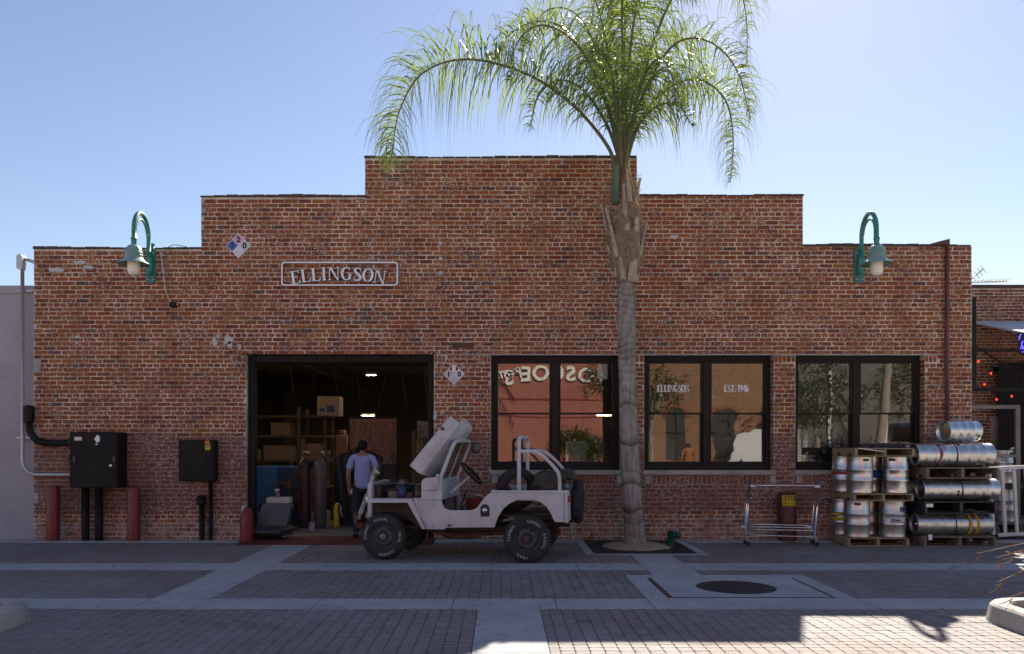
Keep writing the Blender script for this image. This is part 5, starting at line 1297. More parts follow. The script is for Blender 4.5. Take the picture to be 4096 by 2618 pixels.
def wheel(x, y, near, hubm, ang):
    s = 1 if near else -1; t = link('wheel', None, jp, (x,y,.329), (0,0,0 if near else pi)); R_=.329
    q = MB(); q.lathe([(.185,.012),(.20,.004),(.225,.0),(.26,.002),(.295,.012),(.318,.03),(.327,.05),(R_,.1),(.327,.15),(.318,.17),(.295,.188),(.26,.198),(.2,.196),(.185,.188),(.18,.1),(.185,.012)], axis='y', n=44)
    ty = q.build('tyre', M_RUBBER, t)
    tr = MB()
    for i in range(56):
        a = 2*pi*i/56
        for k_ in range(4):
            yy = .035+k_*.036; p = [(R_-.008)]; a1 = a+(.03 if k_%2 else 0)
            tr.add([((R_+.004-(.012 if k_ in (0,3) else 0))*cos(a1+dx*.036),yy+dy*.026,(R_+.004-(.012 if k_ in (0,3) else 0))*sin(a1+dx*.036)) for dx,dy in ((0,0),(1,0),(1,1),(0,1))]+[((R_-.02)*cos(a1+dx*.036),yy+dy*.026,(R_-.02)*sin(a1+dx*.036)) for dx,dy in ((0,0),(1,0),(1,1),(0,1))],[(0,3,2,1),(0,1,5,4),(1,2,6,5),(2,3,7,6),(3,0,4,7)])
    stuff(tr.build('tread', M_RUBBER, ty))
    q = MB(); q.lathe([(.185,.012),(.178,.02),(.172,.045),(.16,.05),(.15,.06),(.145,.045),(.12,.03),(.085,.028),(.075,.05),(.05,.052),(0,.05)], axis='y', n=36); rm = q.build('rim', M_RIM, t)
    for i in range(4):
        a = radians(45+90*i+ang); q = MB(); q.add([(rr_*cos(a+da),yy,rr_*sin(a+da)) for rr_,da,yy in ((.128,-.22,.027),(.128,.22,.027),(.146,.2,.042),(.146,-.2,.042))],[[0,1,2,3]]); q.build('slot', M_BLK, rm)
    for i in range(5):
        a = radians(72*i+ang); q = MB(); q.lathe([(0,.018),(.009,.018),(.01,.03)], (.066*cos(a),0,.066*sin(a)), 'y', n=6); q.build('lug_nut', M_RUST, rm)
    q = MB(); q.lathe([(0,-.015),(.03,-.012),(.042,0),(.045,.05)], axis='y', n=16); q.build('hub', hubm, t)
    if near:
        for (b_,a0) in (('SUMMIT',165),('RADIAL',95),('TRAIL',0),('CLIMBER',-75)) if ang == 0 else (('SUMMIT',65),('RADIAL',-5),('TRAIL',-105),('CLIMBER',-200)):
            ring_text(b_, .233, a0, .056, M_RWL, ty, -.003)
    return t
wheel(0,0,True,pm('worn_hub',(.35,.33,.30),(.14,.10,.08),20,.6),0); wheel(2.057,0,True,M_RUST,20); wheel(0,W,False,M_RUST,10); wheel(2.057,W,False,M_RUST,30)
# frame, axles, exhaust
for y in (.36,W-.42):
    q = MB(); q.tube([(-.42,y,.47),(.3,y,.43),(1.6,y,.43),(2.05,y,.52),(2.62,y,.52)],.045,n=6); q.build('frame_rail', M_JEEPD, jp)
for x in (0,2.057):
    q = MB(); q.cyl((x,.12,.33),(x,W-.12,.33),.04,n=10); q.lathe([(0,-.12),(.09,-.1),(.13,0),(.09,.1),(0,.12)],(x,W*.62,.33),'x',n=14); q.build('axle', M_JEEPD, jp)
    q = MB()
    for i,z in enumerate((.40,.415,.43)): q.box(x-.42+i*.1,x+.42-i*.1,.36,.41,z,z+.012)
    q.build('leaf_spring', M_JEEPD, jp)
q = MB(); q.tube([(.5,.55,.36),(1.1,.5,.34),(1.6,.45,.36),(2.5,.3,.42)],.028,n=8); q.tube([(.55,.4,.40),(1.0,.36,.31),(1.35,.36,.33)],.03,n=8); q.build('exhaust', M_RUST, jp)
q = MB(); q.bbox(.75,1.25,.5,.85,.26,.48,.04); q.build('gearbox', M_JEEPD, jp)
q = MB(); q.bbox(1.95,2.6,.25,W-.25,.58,.61,.01); q.build('underbed', M_JEEPD, jp)
# bumper and raised tow bar
bx = mapz(115,0)[0]
q = MB(); q.bbox(bx-.03,bx+.02,.2,W-.2,.47,.62,.01); q.build('bumper', M_RUST, jp)
q = MB(); q.bbox(bx-.07,bx-.03,.3,.42,.50,.64,.01); q.bbox(bx-.02,bx+.08,.26,.34,.42,.5,.01); q.build('shackle', M_RUST, jp)
q = MB(); q.tube([(bx+.02,.25,.55),(mapz(215,880)[0],.32,mapz(215,880)[1]),(mapz(265,690)[0],.36,mapz(265,690)[1]),(mapz(272,620)[0],.37,mapz(272,620)[1])],[.035,.033,.034,.036],n=8); tb_ = q.build('tow_bar', pm('chipped_white',(.48,.47,.44),(.16,.08,.05),9,.7,p0=.45,p1=.6), jp)
q = MB(); q.tube([(bx+.02,W-.25,.55),(mapz(240,800)[0],.6,mapz(240,800)[1]),(mapz(268,680)[0],.38,mapz(268,680)[1])],.03,n=8); q.tube([(mapz(272,660)[0],.35,mapz(272,660)[1]),(mapz(322,700)[0],.33,mapz(322,700)[1])],.022,n=7); q.build('tow_arm', _mc['chipped_white'], tb_)
q = MB(); q.lathe([(0,-.06),(.05,-.05),(.07,0),(.05,.05),(0,.06)],(mapz(235,1085)[0],.3,mapz(0,1095)[1]),'y',n=14); q.build('spring_end', _mc['chipped_white'], jp)
# tail: spare wheel, brackets
sw = link('spare_wheel', None, jp, (XRr+.03,.92,.74), (0,0,-pi/2)); q = MB(); q.lathe([(.185,.012),(.225,.0),(.28,.006),(.318,.03),(.33,.1),(.318,.17),(.28,.194),(.2,.196),(.185,.188),(.185,.012)], axis='y', n=36); q.build('tyre', M_RUBBER, sw)
sw.scale = (1,.75,1); sw.location = (XRr+.17,.92,.80); sw.rotation_euler = (0,0,pi/2)
q = MB(); q.lathe([(.185,.03),(.15,.06),(.08,.05),(0,.05)], axis='y', n=24); q.build('rim', M_RIM, sw)
q = MB(); q.bbox(XRr+.006,XRr+.045,.09,.16,.84,.93,.008); q.build('tail_light', flat('tail_red',(.25,.02,.02),.3), jp)
q = MB(); q.tube([(XRr+.02,.15,.55),(XRr+.03,.15,.3)],.008,n=6); q.tube([(XRr+.02,.3,.95),(XRr+.04,.3,1.05),(XRr+.01,.32,1.12)],.012,n=6); q.build('chain', M_JEEPD, jp)
for (a,b) in ((770,942),(1758,870),(1898,868),(2030,866),(2140,890),(2140,960),(2145,1110),(910,945),(912,982),(1560,1000),(1100,1170),(900,1185)):
    c = mapz(a,b); q = MB(); q.lathe([(0,-.006),(.008,-.005),(.010,.001)], (c[0],.05,c[1]), 'y', n=8); q.build('bolt', M_RUST, jp)
q = MB(); q.box(mapz(838,0)[0],mapz(1020,0)[0],.035,.05,mapz(0,1203)[1],mapz(0,1188)[1]); q.build('sill_strip', M_JEEP, jp)
q = MB(); q.box(mapz(2133,0)[0],mapz(2137,0)[0],.0485,.0495,.60,.95); q.build('seam', M_JEEPD, jp)
q = MB(); q.box(mapz(722,0)[0],mapz(985,0)[0],.0485,.0495,.853,.857); q.build('seam', M_JEEPD, jp)
c = mapz(1062,1185); q = MB(); q.box(c[0]-.03,c[0]+.03,.0485,.0495,c[1]-.012,c[1]+.014); q.build('step_slot', M_BLK, jp)
# loose things in the jeep
def to_world(p): return jp.matrix_basis @ Vector(p)
def cloth(name, label, cat, c, size, m, seed, sub=18):
    r_ = random.Random(seed); q = MB(); n1, n2 = sub*2, sub; from mathutils import noise as NZ
    for i in range(n2+1):
        th = pi*i/n2
        for j in range(n1):
            a = 2*pi*j/n1; d = Vector((sin(th)*cos(a),sin(th)*sin(a),cos(th))); f = 1+.30*NZ.noise(d*2.2+Vector((seed,0,0)))+.16*abs(NZ.noise(d*5+Vector((0,seed,0))))
            sq_ = 1/max(abs(d.x)**3+abs(d.y)**3+abs(d.z)**3,.001)**(1/3); p = Vector((d.x*size[0],d.y*size[1],d.z*size[2]))*f*sq_*.85; q.v.append(tuple(p))
    for i in range(n2):
        for j in range(n1): q.face([i*n1+j,(i+1)*n1+j,(i+1)*n1+(j+1)%n1,i*n1+(j+1)%n1],0,True)
    o = q.build(name, m); o.location = to_world(c); o.rotation_euler.z = JA; return tag(o,label,cat)
M_CANV = pm('olive_canvas',(.075,.075,.055),(.045,.045,.034),6,.95,bmp=.8)
cloth('canvas_bundle','crumpled olive canvas top folded in the back of the jeep','canvas',(mapz(1960,0)[0],.62,1.08),(.26,.34,.19),M_CANV,3)
cloth('canvas_roll','rolled olive canvas hanging over the tailgate of the jeep','canvas',(mapz(2130,0)[0],.62,1.20),(.14,.32,.09),M_CANV,6)
t = thing('loose_tyre','black tyre standing behind the seats of the jeep','tyre',to_world((1.87,.60,.97)),JA); t.rotation_euler = (radians(12),0,JA+radians(30))
q = MB(); q.lathe([(.19,.02),(.23,.0),(.29,.01),(.315,.05),(.315,.13),(.29,.17),(.2,.18),(.19,.16),(.19,.02)], axis='y', n=32); q.build('carcass', M_RUBBER, t)
t = thing('red_toolbox','red metal box between the seats of the jeep','box',to_world((1.15,1.0,.531)),JA)
q = MB(); q.bbox(-.12,.16,-.1,.12,0,.30,.012); q.build('case', pm('box_red',(.20,.015,.015),(.14,.015,.015),5,.45), t); q = MB(); q.tube([(-.06,0,.30),(-.05,0,.34),(.09,0,.34),(.10,0,.30)],.008,n=6); q.build('handle', M_CHROME, t)
# ------------------------------------------------------------------ people
def skin_obj(name, verts, edges, mat, parent, root=0, sub=2):
    me = bpy.data.meshes.new(name); me.from_pydata([v[0] for v in verts], edges, []); o = link(name, me, parent)
    me.materials.append(mat); o.modifiers.new('skin','SKIN'); ss = o.modifiers.new('smooth','SUBSURF'); ss.levels = sub; ss.render_levels = sub
    o.modifiers['skin'].use_smooth_shade = True
    for i, v in enumerate(verts):
        r = v[1]; me.skin_vertices[0].data[i].radius = (r, r) if isinstance(r,(int,float)) else r
        me.skin_vertices[0].data[i].use_root = (i == root)
    return o
def person(label, loc, rz, shirt, pants, hairc, skin, larm, rarm):
    t = thing('person', label, 'person', loc, rz)
    V = [((0,0,.93),(.135,.10)),((0,0,1.10),(.125,.09)),((0,-.01,1.28),(.14,.10)),((0,-.01,1.40),(.10,.075)),((0,.0,1.46),.05),((0,.015,1.515),(.052,.055)),((0,.03,1.575),(.07,.085)),((0,.025,1.64),(.066,.08)),((0,.12,1.575),.016),
         ((-.165,-.01,1.375),.058),((.165,-.01,1.375),.058)]
    E = [(0,1),(1,2),(2,3),(3,4),(4,5),(5,6),(6,7),(6,8),(3,9),(3,10)]
    def chain(start, pts):
        p = start
        for q_ in pts: V.append(q_); E.append((p,len(V)-1)); p = len(V)-1
        return p
    for sh, arm, sx in ((9,larm,-1),(10,rarm,1)):
        el, wr = Vector(arm[0]), Vector(arm[1]); d = (wr-el).normalized(); palm = wr+d*.06
        w_ = chain(sh, [(tuple(el),.042),(tuple(el.lerp(wr,.5)),.040),(tuple(wr),.028),(tuple(palm),(.036,.022))])
        sd = d.cross(Vector((0,1,0))); sd = sd.normalized() if sd.length > .1 else Vector((1,0,0))
        for k_ in range(4):
            o_ = palm+sd*((k_-1.5)*.019)+d*.03; L = (.07,.08,.078,.06)[k_]; b2 = (d+Vector((0,.45,0))).normalized()
            chain(w_, [(tuple(o_),.0095),(tuple(o_+d*L*.55),.009),(tuple(o_+d*L*.55+b2*L*.45),.0075)])
        o_ = wr+d*.03-sd*.035*sx*-1; chain(w_-1, [(tuple(o_),.011),(tuple(o_+d*.045+Vector((0,.02,0))),.0095)])
    for sx in (-1,1):
        chain(0, [((sx*.09,0,.86),.088),((sx*.105,.015,.48),.058),((sx*.11,-.015,.1),.042),((sx*.115,.05,.045),.042),((sx*.12,.14,.03),.032)])
    skin_obj('body', V, E, skin, t)
    sh = [((0,0,.80),(.165,.125)),((0,0,.95),(.16,.12)),((0,-.005,1.12),(.152,.112)),((0,-.015,1.28),(.165,.12)),((0,-.012,1.385),(.11,.085)),((0,-.0,1.452),(.064,.062)),((-.175,-.01,1.375),.072),((.175,-.01,1.375),.072)]
    ed = [(0,1),(1,2),(2,3),(3,4),(4,5),(4,6),(4,7)]
    for i,arm in ((6,larm),(7,rarm)):
        s0 = Vector(sh[i][0]); el = Vector(arm[0]); sh.append((tuple(s0.lerp(el,.45)),.068)); ed.append((i,len(sh)-1)); sh.append((tuple(s0.lerp(el,.8)),.066)); ed.append((len(sh)-2,len(sh)-1))
    skin_obj('shirt', sh, ed, shirt, t, 2)
    pv = [((0,0,.93),(.14,.11)),((-.09,0,.84),.098),((-.105,.012,.48),.072),((-.11,-.015,.08),.06),((.09,0,.84),.098),((.105,.012,.48),.072),((.11,-.015,.08),.06)]
    skin_obj('trousers', pv, [(0,1),(1,2),(2,3),(0,4),(4,5),(5,6)], pants, t)
    skin_obj('hair', [((0,-.03,1.492),(.06,.05)),((0,-.028,1.555),(.088,.085)),((0,-.008,1.62),(.094,.10)),((0,.01,1.658),(.075,.085))], [(0,1),(1,2),(2,3)], hairc, t)
    for sx in (-1,1):
        q = MB(); q.bbox(sx*.117-.048,sx*.117+.048,-.075,.19,0.001,.075,.025); q.build('shoe', M_BLACK, t)
        q = MB(); q.lathe([(0,-.012),(.018,-.008),(.022,.004),(.012,.012)], (sx*.078,.012,1.575), 'x', n=10); q.build('ear', skin, t)
    return t
M_SKIN = pm('skin',(.30,.16,.10),(.25,.125,.08),9,.55); M_HAIR = pm('dark_hair',(.008,.007,.006),(.014,.012,.010),30,.7,spec=.15)
wk = person('person in a lilac blue T-shirt seen from behind inside the workshop doorway', (-2.39,.12,.03), radians(6), pm('lilac_shirt',(.35,.39,.68),(.28,.315,.56),5,.9,bmp=.9), pm('black_trousers',(.015,.015,.018),(.025,.025,.03),8,.9), M_HAIR, M_SKIN, ((-.245,-.03,1.10),(-.225,.05,.87)), ((.25,-.02,1.12),(.20,.20,1.02)))
t = thing('rag','small white rag held in the left hand of the person in the doorway','rag',(-2.60,.17,.83)); q = MB(); q.bbox(-.02,.04,-.02,.03,-.05,.05,.018); q.build('cloth',M_WHITE,t)
person('person in a rust brown shirt walking across the street, reflected in the middle window', (6.9,-15.8,0), radians(170), pm('rust_shirt',(.36,.13,.05),(.3,.11,.045),7,.9), pm('grey_trousers',(.12,.12,.13),(.09,.09,.1),8,.9), pm('brown_hair',(.05,.03,.02),(.04,.025,.018),30,.6), M_SKIN, ((-.25,-.02,1.10),(-.24,.06,.86)), ((.25,-.03,1.10),(.24,.02,.86)))

# ------------------------------------------------------------------ workshop interior
M_LAMP = flat('lit_tube',(1.0,.86,.55),.4,emit=38.0)
def shop_lamp(x,y,z,l,label):
    t = thing('shop_lamp',label,'lamp',(x,y,z),group='lit lamps in the workshop')
    q = MB(); q.add([(-l/2,-.05,.06),(l/2,-.05,.06),(l/2,-.12,0),(-l/2,-.12,0),(-l/2,.05,.06),(l/2,.05,.06),(l/2,.12,0),(-l/2,.12,0)],[(0,1,5,4),(0,3,2,1),(4,5,6,7),(0,4,7,3),(1,2,6,5)]); q.build('reflector',M_WHITE,t)
    q = MB(); q.cyl((-l/2+.02,-.04,.015),(l/2-.02,-.04,.015),.016,n=8); q.cyl((-l/2+.02,.04,.015),(l/2-.02,.04,.015),.016,n=8); q.build('tube',M_LAMP,t)
    q = MB(); q.cyl((-l/3,0,.06),(-l/3,0,3.94-z if z < 3.9 else .1),.005,n=5); q.cyl((l/3,0,.06),(l/3,0,3.94-z if z < 3.9 else .1),.005,n=5); q.build('hanger',M_BLK,t)
shop_lamp(-3.25,6.0,2.33,.32,'lit lamp hanging low in the middle of the workshop')
shop_lamp(-2.85,4.0,3.15,.2,'small lit lamp high under the workshop ceiling')
shop_lamp(-6.5,2.5,3.6,1.2,'unseen long lamp added to brighten the workshop, left of the door')  # added lamp hidden behind the front wall, raises the interior ambient light
shop_lamp(2.42,5.0,2.3,.45,'lit lamp seen through the window behind the palm')
shop_lamp(.3,4.0,3.62,1.2,'unseen long lamp added to brighten the workshop, right of the door')  # added lamp above the view through the windows, fills the room with light
bc_ = thing('steel_cabinet','bright blue steel cabinet just inside the workshop door, left','cabinet',(-4.32,2.0,.028))
M_BLUE = pm('blue_enamel',(.02,.16,.42),(.02,.12,.33),3,.45)
q = MB(); q.bbox(-.52,.42,0,.5,0,1.18,.01); q.build('case',M_BLUE,bc_)
for a,b in ((-.51,-.05),(-.045,.41)):
    q = MB(); q.bbox(a,b,-.015,-.001,.05,1.15,.005); d = q.build('door',M_BLUE if a < -.1 else pm('dark_blue',(.02,.05,.11),(.02,.04,.09),3,.5),bc_); q = MB(); q.bbox(b-.06,b-.04,-.035,-.016,.55,.68,.004); q.build('handle',M_CHROME,d)
sh_ = thing('shelf_rack','wooden shelf rack with boxes inside the workshop, left of the cylinders','shelf',(0,0,.028))
M_SHELF = pm('old_timber',(.12,.09,.055),(.08,.06,.035),4,.85,stretch=(1,1,6))
for x in (-5.3,-4.15,-3.62):
    for y in (2.65,3.35):
        q = MB(); q.box(x,x+.06,y,y+.06,0,2.35 if x < -4 else 2.1); q.build('post',M_SHELF,sh_)
for z in (.7,1.25,1.75,2.15):
    q = MB(); q.box(-5.3,-3.55,2.6,3.45,z,z+.04); q.build('board',M_SHELF,sh_)
for (x0,x1,y,z0,z1,lab) in ((-4.85,-4.2,2.7,1.29,1.58,'large brown carton on the middle shelf of the rack'),(-5.2,-4.9,2.7,1.29,1.5,'small carton left of the large carton on the rack'),(-4.0,-3.65,2.75,1.29,1.62,'carton on the right end of the middle shelf'),(-4.7,-4.3,2.7,1.79,2.05,'carton on the upper shelf of the rack'),(-3.82,-3.36,3.0,2.19,2.6,'white and blue printed carton on top of the rack')):
    t = thing('carton',lab,'box',(0,0,.028),group='cartons on the workshop rack'); q = MB(); q.bbox(x0,x1,y,y+.4,z0+.001,z1,.006); q.build('case',M_CARD if z0 < 2 else pm('printed_carton',(.42,.36,.28),(.36,.3,.22),3,.8),t)
    q = MB(); q.box((x0+x1)/2-.025,(x0+x1)/2+.025,y-.002,y+.402,z1-.05,z1+.0015); q.build('tape',pm('tape',(.36,.27,.16),None,4,.4),t)
    if z0 > 2:
        q = MB(); q.box(x0+.04,x0+.16,y-.003,y-.001,z0+.1,z0+.16); q.box(x0+.2,x0+.36,y-.003,y-.001,z0+.08,z0+.22); q.build('print',flat('print_blue',(.03,.05,.2)),t)
for i,(x,y,h,lab,m) in enumerate(((-3.78,1.75,1.34,'dark red gas cylinder inside the door',pm('dark_red_cyl',(.06,.025,.025),None,4,.5)),(-3.48,1.7,1.34,'grey gas cylinder with gauge inside the door',pm('grey_cyl',(.11,.11,.12),None,4,.45)))):
    t = thing('gas_cylinder',lab,'gas cylinder',(x,y,.028),group='gas cylinders in the workshop'); q = MB(); q.lathe([(.115,0),(.118,.02),(.118,h-.15),(.1,h-.07),(.05,h-.02),(.03,h)], n=24); q.build('tank',m,t)
    q = MB(); q.lathe([(.02,h),(.02,h+.07),(.035,h+.075),(.035,h+.1),(0,h+.1)], n=10); q.cyl((0,0,h+.05),(.08,-.02,h+.05),.015,n=7); v_ = q.build('valve',pm('brass',(.35,.24,.07),None,5,.4,.8),t)
    q = MB(); q.lathe([(0,-.03),(.05,-.025),(.05,.0)], (.07,-.03,h+.1), 'y', n=14); q.build('gauge',M_STEELD,v_)
t = thing('fire_extinguisher','bright yellow upright cylinder on the workshop floor','cylinder',(-3.22,2.0,.028)); q = MB(); q.lathe([(.06,0),(.065,.02),(.065,.36),(.04,.42),(.02,.46)], n=16); q.build('tank',flat('bright_yellow',(.55,.45,.01)),t); q = MB(); q.tube(spline([(.0,0,.46),(.08,-.02,.42),(.1,-.04,.25),(.13,-.03,.2)],5),.01,n=6); q.build('hose',M_WSIGN,t)
t = thing('paint_can','small white paint can on the workshop floor','can',(-3.52,1.2,.028)); q = MB(); q.lathe([(.06,0),(.062,.004),(.06,.008),(.06,.15),(.064,.155),(.06,.16),(0,.155)], n=18); q.build('tin',pm('can_label',(.50,.46,.44),(.42,.36,.34),6,.5),t); q = MB(); q.tube([(-.06,0,.13),(-.05,-.05,.09),(.05,-.05,.09),(.06,0,.13)],.003,n=5); q.build('handle',M_CHROME,t)
# car seat lying in the doorway
cs_ = thing('car_seat','grey vinyl car bench seat lying in the left of the doorway','seat',(-3.92,.05,.03)); cs_.rotation_euler.z = radians(-8)
M_VINYL = pm('grey_vinyl',(.075,.07,.078),(.055,.05,.056),5,.55)
q = MB(); q.bbox(-.36,.30,-.28,.28,.05,.22,.06); c_ = q.build('cushion',pm('dark_vinyl',(.03,.03,.034),None,5,.5),cs_)
q = MB(); po = rrect(-.25,.28,0,.42,.07,4); q.prism(po, lambda u,v:(u+.14*v,-.10+.25*v,.2+v*.93), lambda u,v:(u+.14*v,.02+.25*v,.2+v*.93)); q.build('backrest',M_VINYL,cs_)
q = MB(); q.tube([(-.34,-.2,.0),(-.34,-.2,.07),(.28,-.2,.06),(.36,-.24,.005)],.012,n=6); q.tube([(.24,.2,.06),(.3,.24,.005)],.012,n=6); q.build('rail',M_CHROME,cs_)
cr_ = thing('dark_crate','dark blue crate below the spray bottle inside the doorway','crate',(-4.25,1.2,.028)); q = MB(); q.bbox(-.2,.3,-.2,.25,0,.52,.01); q.build('crate_body',pm('navy_plastic',(.02,.025,.06),None,4,.5),cr_)
q = MB(); q.lathe([(0,-.205),(.08,-.204),(.085,-.2)],(-.14,0,.28),'y',n=20); q.build('round_emblem',flat('emblem_blue',(.08,.2,.5)),cr_)
t = thing('tray','shallow white wire tray behind the spray bottle','tray',(-4.12,1.25,.549)); q = MB()
for (a,b,c,d_) in ((-.22,.2,-.12,-.11),(-.22,.2,.11,.12),(-.22,-.21,-.11,.11),(.19,.2,-.11,.11)): q.box(a,b,c,d_,0,.10)
q.box(-.21,.19,-.109,.109,0,.008); q.build('tray_body',M_WSIGN,t)
t = thing('spray_bottle','spray bottle with white trigger standing in the tray','bottle',(-4.15,1.22,.558)); q = MB(); q.lathe([(.04,0),(.045,.01),(.045,.1),(.035,.15),(.016,.19),(.016,.21)], n=14); q.build('bottle_body',pm('bottle_pink',(.42,.30,.34),None,4,.4),t); q = MB(); q.bbox(-.06,.03,-.014,.014,.21,.25,.008); q.bbox(-.03,-.015,-.01,.01,.16,.21,.004); q.build('trigger',M_WSIGN,t)
vs_o = thing('bench_vise','bench vise on a thin stand beside the blue cabinet','vise',(-3.98,1.45,.028)); q = MB(); q.cyl((0,0,0),(0,0,.78),.025,n=10); q.lathe([(.16,0),(.15,.02),(.02,.03)],n=16); q.build('stand',M_STEELD,vs_o); q = MB(); q.bbox(-.1,.14,-.1,.1,.78,.80,.004); q.bbox(-.04,.02,-.05,.05,.80,.95,.01); q.bbox(-.25,-.04,-.02,.02,.85,.89,.006); q.bbox(-.27,-.24,-.04,.04,.76,.9,.005); q.build('jaw',M_RUST,vs_o)
# welding screen: a framed glossy sheet
wsn = thing('welding_screen','framed glossy plastic screen standing behind the person','screen',(-2.58,2.5,.028))
for (x0,x1,z0,z1) in ((-.5,-.47,0,2.15),(.47,.5,0,2.15),(-.47,.47,2.12,2.15),(-.47,.47,1.17,1.2)):
    q = MB(); q.box(x0,x1,-.015,.015,z0,z1); q.build('frame_bar',M_BLACK,wsn)
m_, nt_, b_ = new_mat('glossy_sheet'); b_.inputs['Base Color'].default_value = (.03,.025,.018,1); b_.inputs['Roughness'].default_value = .06; b_.inputs['Specular IOR Level'].default_value = .5; bump(nt_, b_, noise(nt_, posn(nt_,(3,1,1)), 3, 3), .5, .03)
q = MB(); q.box(-.469,.469,-.004,.004,1.201,2.119); q.build('sheet',m_,wsn); q = MB(); q.box(-.469,.469,-.004,.004,.1,1.169); q.build('lower_sheet',pm('dark_curtain',(.02,.017,.014),None,5,.6),wsn)
lp = thing('timber_plank','two timber planks leaning beside the screen','plank'); q = MB(); q.box(-1.78,-1.71,2.3,2.35,.028,1.9); q.box(-1.64,-1.6,2.35,2.4,.028,2.0); q.build('plank',M_SHELF,lp)
tp = thing('tarpaulin','black plastic sheeting draped behind the gas cylinders','sheeting'); q = MB(); n = 24
for i in range(n+1):
    for j in range(8):
        q.v.append((-3.35+.95*i/n, 2.3+.05*sin(i*.75+j*.55)+.12*(j/7.), .03+1.55*(j/7.)*(1-.25*abs(i/n-.5))))
for i in range(n):
    for j in range(7): q.face([i*8+j,(i+1)*8+j,(i+1)*8+j+1,i*8+j+1],0,True)
q.build('sheet',pm('black_polythene',(.012,.012,.014),None,3,.5),tp)
hl = thing('hose_coil','black hose coil leaning on the sheeting','hose',(-2.95,2.0,.33)); q = MB()
for j in range(3): q.tube([(.22*cos(2*pi*i/24),-.02*j,.26*sin(2*pi*i/24)+.01*j) for i in range(25)],.012,n=6,caps=False)
q.build('coil',M_RUBBER,hl)
pl_ = thing('pillar_drill','grey machine tool with chuck behind the jeep hood','machine',(-1.6,3.2,.028)); q = MB(); q.cyl((0,0,0),(0,0,2.1),.05,n=10); q.bbox(-.2,.2,-.3,.3,0,.1,.02); q.bbox(-.14,.14,-.35,.2,1.7,2.1,.04); q.bbox(-.18,.18,-.3,.1,1.0,1.05,.01); q.build('column',M_ENG2,pl_)
wb_ = thing('workbench','long workbench inside the workshop behind the windows','workbench',(0,0,.028)); q = MB(); q.bbox(-.4,7.4,2.6,3.4,.85,.92,.01); q.build('top',M_SHELF,wb_)
for x in (-.35,2.3,4.8,7.2):
    q = MB(); q.box(x,x+.1,2.65,3.35,0,.849); q.build('trestle',M_SHELF,wb_)
for i,(x,z,w_,h,c,lab) in enumerate(((.3,.92,.55,.5,(.16,.15,.14),'grey parts bin on the workbench behind the left window'),(1.35,.92,.4,.75,(.45,.44,.43),'pale tall box on the workbench behind the left window'),(3.1,.92,.5,.8,(.3,.22,.14),'tall carton on the workbench behind the middle window'),(2.75,.92,.25,1.05,(.55,.54,.52),'white canister on the workbench behind the middle window'),(5.4,.92,.9,.45,(.03,.03,.045),'dark machine case on the workbench behind the right window'),(6.4,.92,.6,.75,(.025,.025,.03),'black drum on the workbench behind the right window'))):
    t = thing('bench_box',lab,'box',(x,2.95,z+.029),group='boxes on the workbench'); q = MB(); q.bbox(0,w_,-.2,.2,0,h,.02); q.build('case',pm(f'box_tone_{i}',c,None,3,.6),t); q = MB(); q.bbox(.02,w_-.02,-.215,-.2005,h*.5,h-.03,.005); q.build('lid',pm(f'box_tone_{i}',c,None,3,.6),t)

# clutter under the roof and along the walls
rc_ = random.Random(17); ORD = 'first second third fourth fifth sixth seventh eighth ninth tenth eleventh twelfth thirteenth fourteenth'.split()
dk = thing('roof_duct','dark round duct hanging below the workshop roof','duct'); q = MB(); q.tube([(-4.6,3.2,3.45),(-2.2,3.3,3.4),(-1.2,3.6,3.45)],.14,n=12); q.build('pipe',pm('dull_duct',(.09,.085,.075),None,3,.6,.4),dk)
for i in range(7):
    x = -4.4+i*.48; q = MB(); q.tube(spline([(x,2.6+.3*rc_.random(),3.9),(x+rc_.uniform(-.1,.1),2.9,3.2),(x+rc_.uniform(-.1,.1),3.0,2.9-rc_.random()*.7)],5),.012,n=5); t = q.build('hanging_hose',M_RUBBER); tag(t,f'{ORD[i]} dark hose from the left hanging from the workshop roof','hose','hoses hanging in the workshop')
for i in range(14):
    x = -5.2+i*.32; y = 5.2+rc_.random()*2; h = rc_.uniform(.5,1.9); w_ = rc_.uniform(.2,.45); c = rc_.choice([(.10,.08,.06),(.06,.055,.05),(.12,.05,.035),(.05,.06,.07),(.16,.13,.09)])
    t = thing('stored_part',f'{ORD[i]} dim stored part from the left at the back of the workshop','part',(x,y,.028),group='parts stored at the back of the workshop'); q = MB(); q.bbox(-w_/2,w_/2,-.2,.2,0,h,.03); q.bbox(-w_*.3,w_*.2,-.15,.1,h,h+rc_.uniform(.1,.3),.02); q.build('case',pm(f'stored_{i}',c,None,3,.7),t)
    q = MB(); q.cyl((w_*.1,-.21,h*.5),(w_*.1,-.27,h*.5),.05,n=10); q.build('knob',M_STEELD,t)
# ------------------------------------------------------------------ across the street: what the windows mirror
def brick_tex_mat():
    m, nt, b = new_mat('far_brick'); v = node(nt,'ShaderNodeTexCoord').outputs['Object']; mp_ = node(nt,'ShaderNodeMapping'); mp_.inputs['Rotation'].default_value = (radians(90),0,0); nt.links.new(v, mp_.inputs[0])
    bt = node(nt,'ShaderNodeTexBrick'); nt.links.new(mp_.outputs[0], bt.inputs[0]); bt.inputs['Scale'].default_value = 1.0; bt.inputs['Brick Width'].default_value = .23; bt.inputs['Row Height'].default_value = .075; bt.inputs['Mortar Size'].default_value = .011
    bt.inputs['Color1'].default_value = (.25,.10,.04,1); bt.inputs['Color2'].default_value = (.17,.06,.03,1); bt.inputs['Mortar'].default_value = (.30,.24,.17,1)
    nt.links.new(bt.outputs[0], b.inputs['Base Color']); b.inputs['Roughness'].default_value = .9; return m
M_FARB = brick_tex_mat(); YO = -24.0
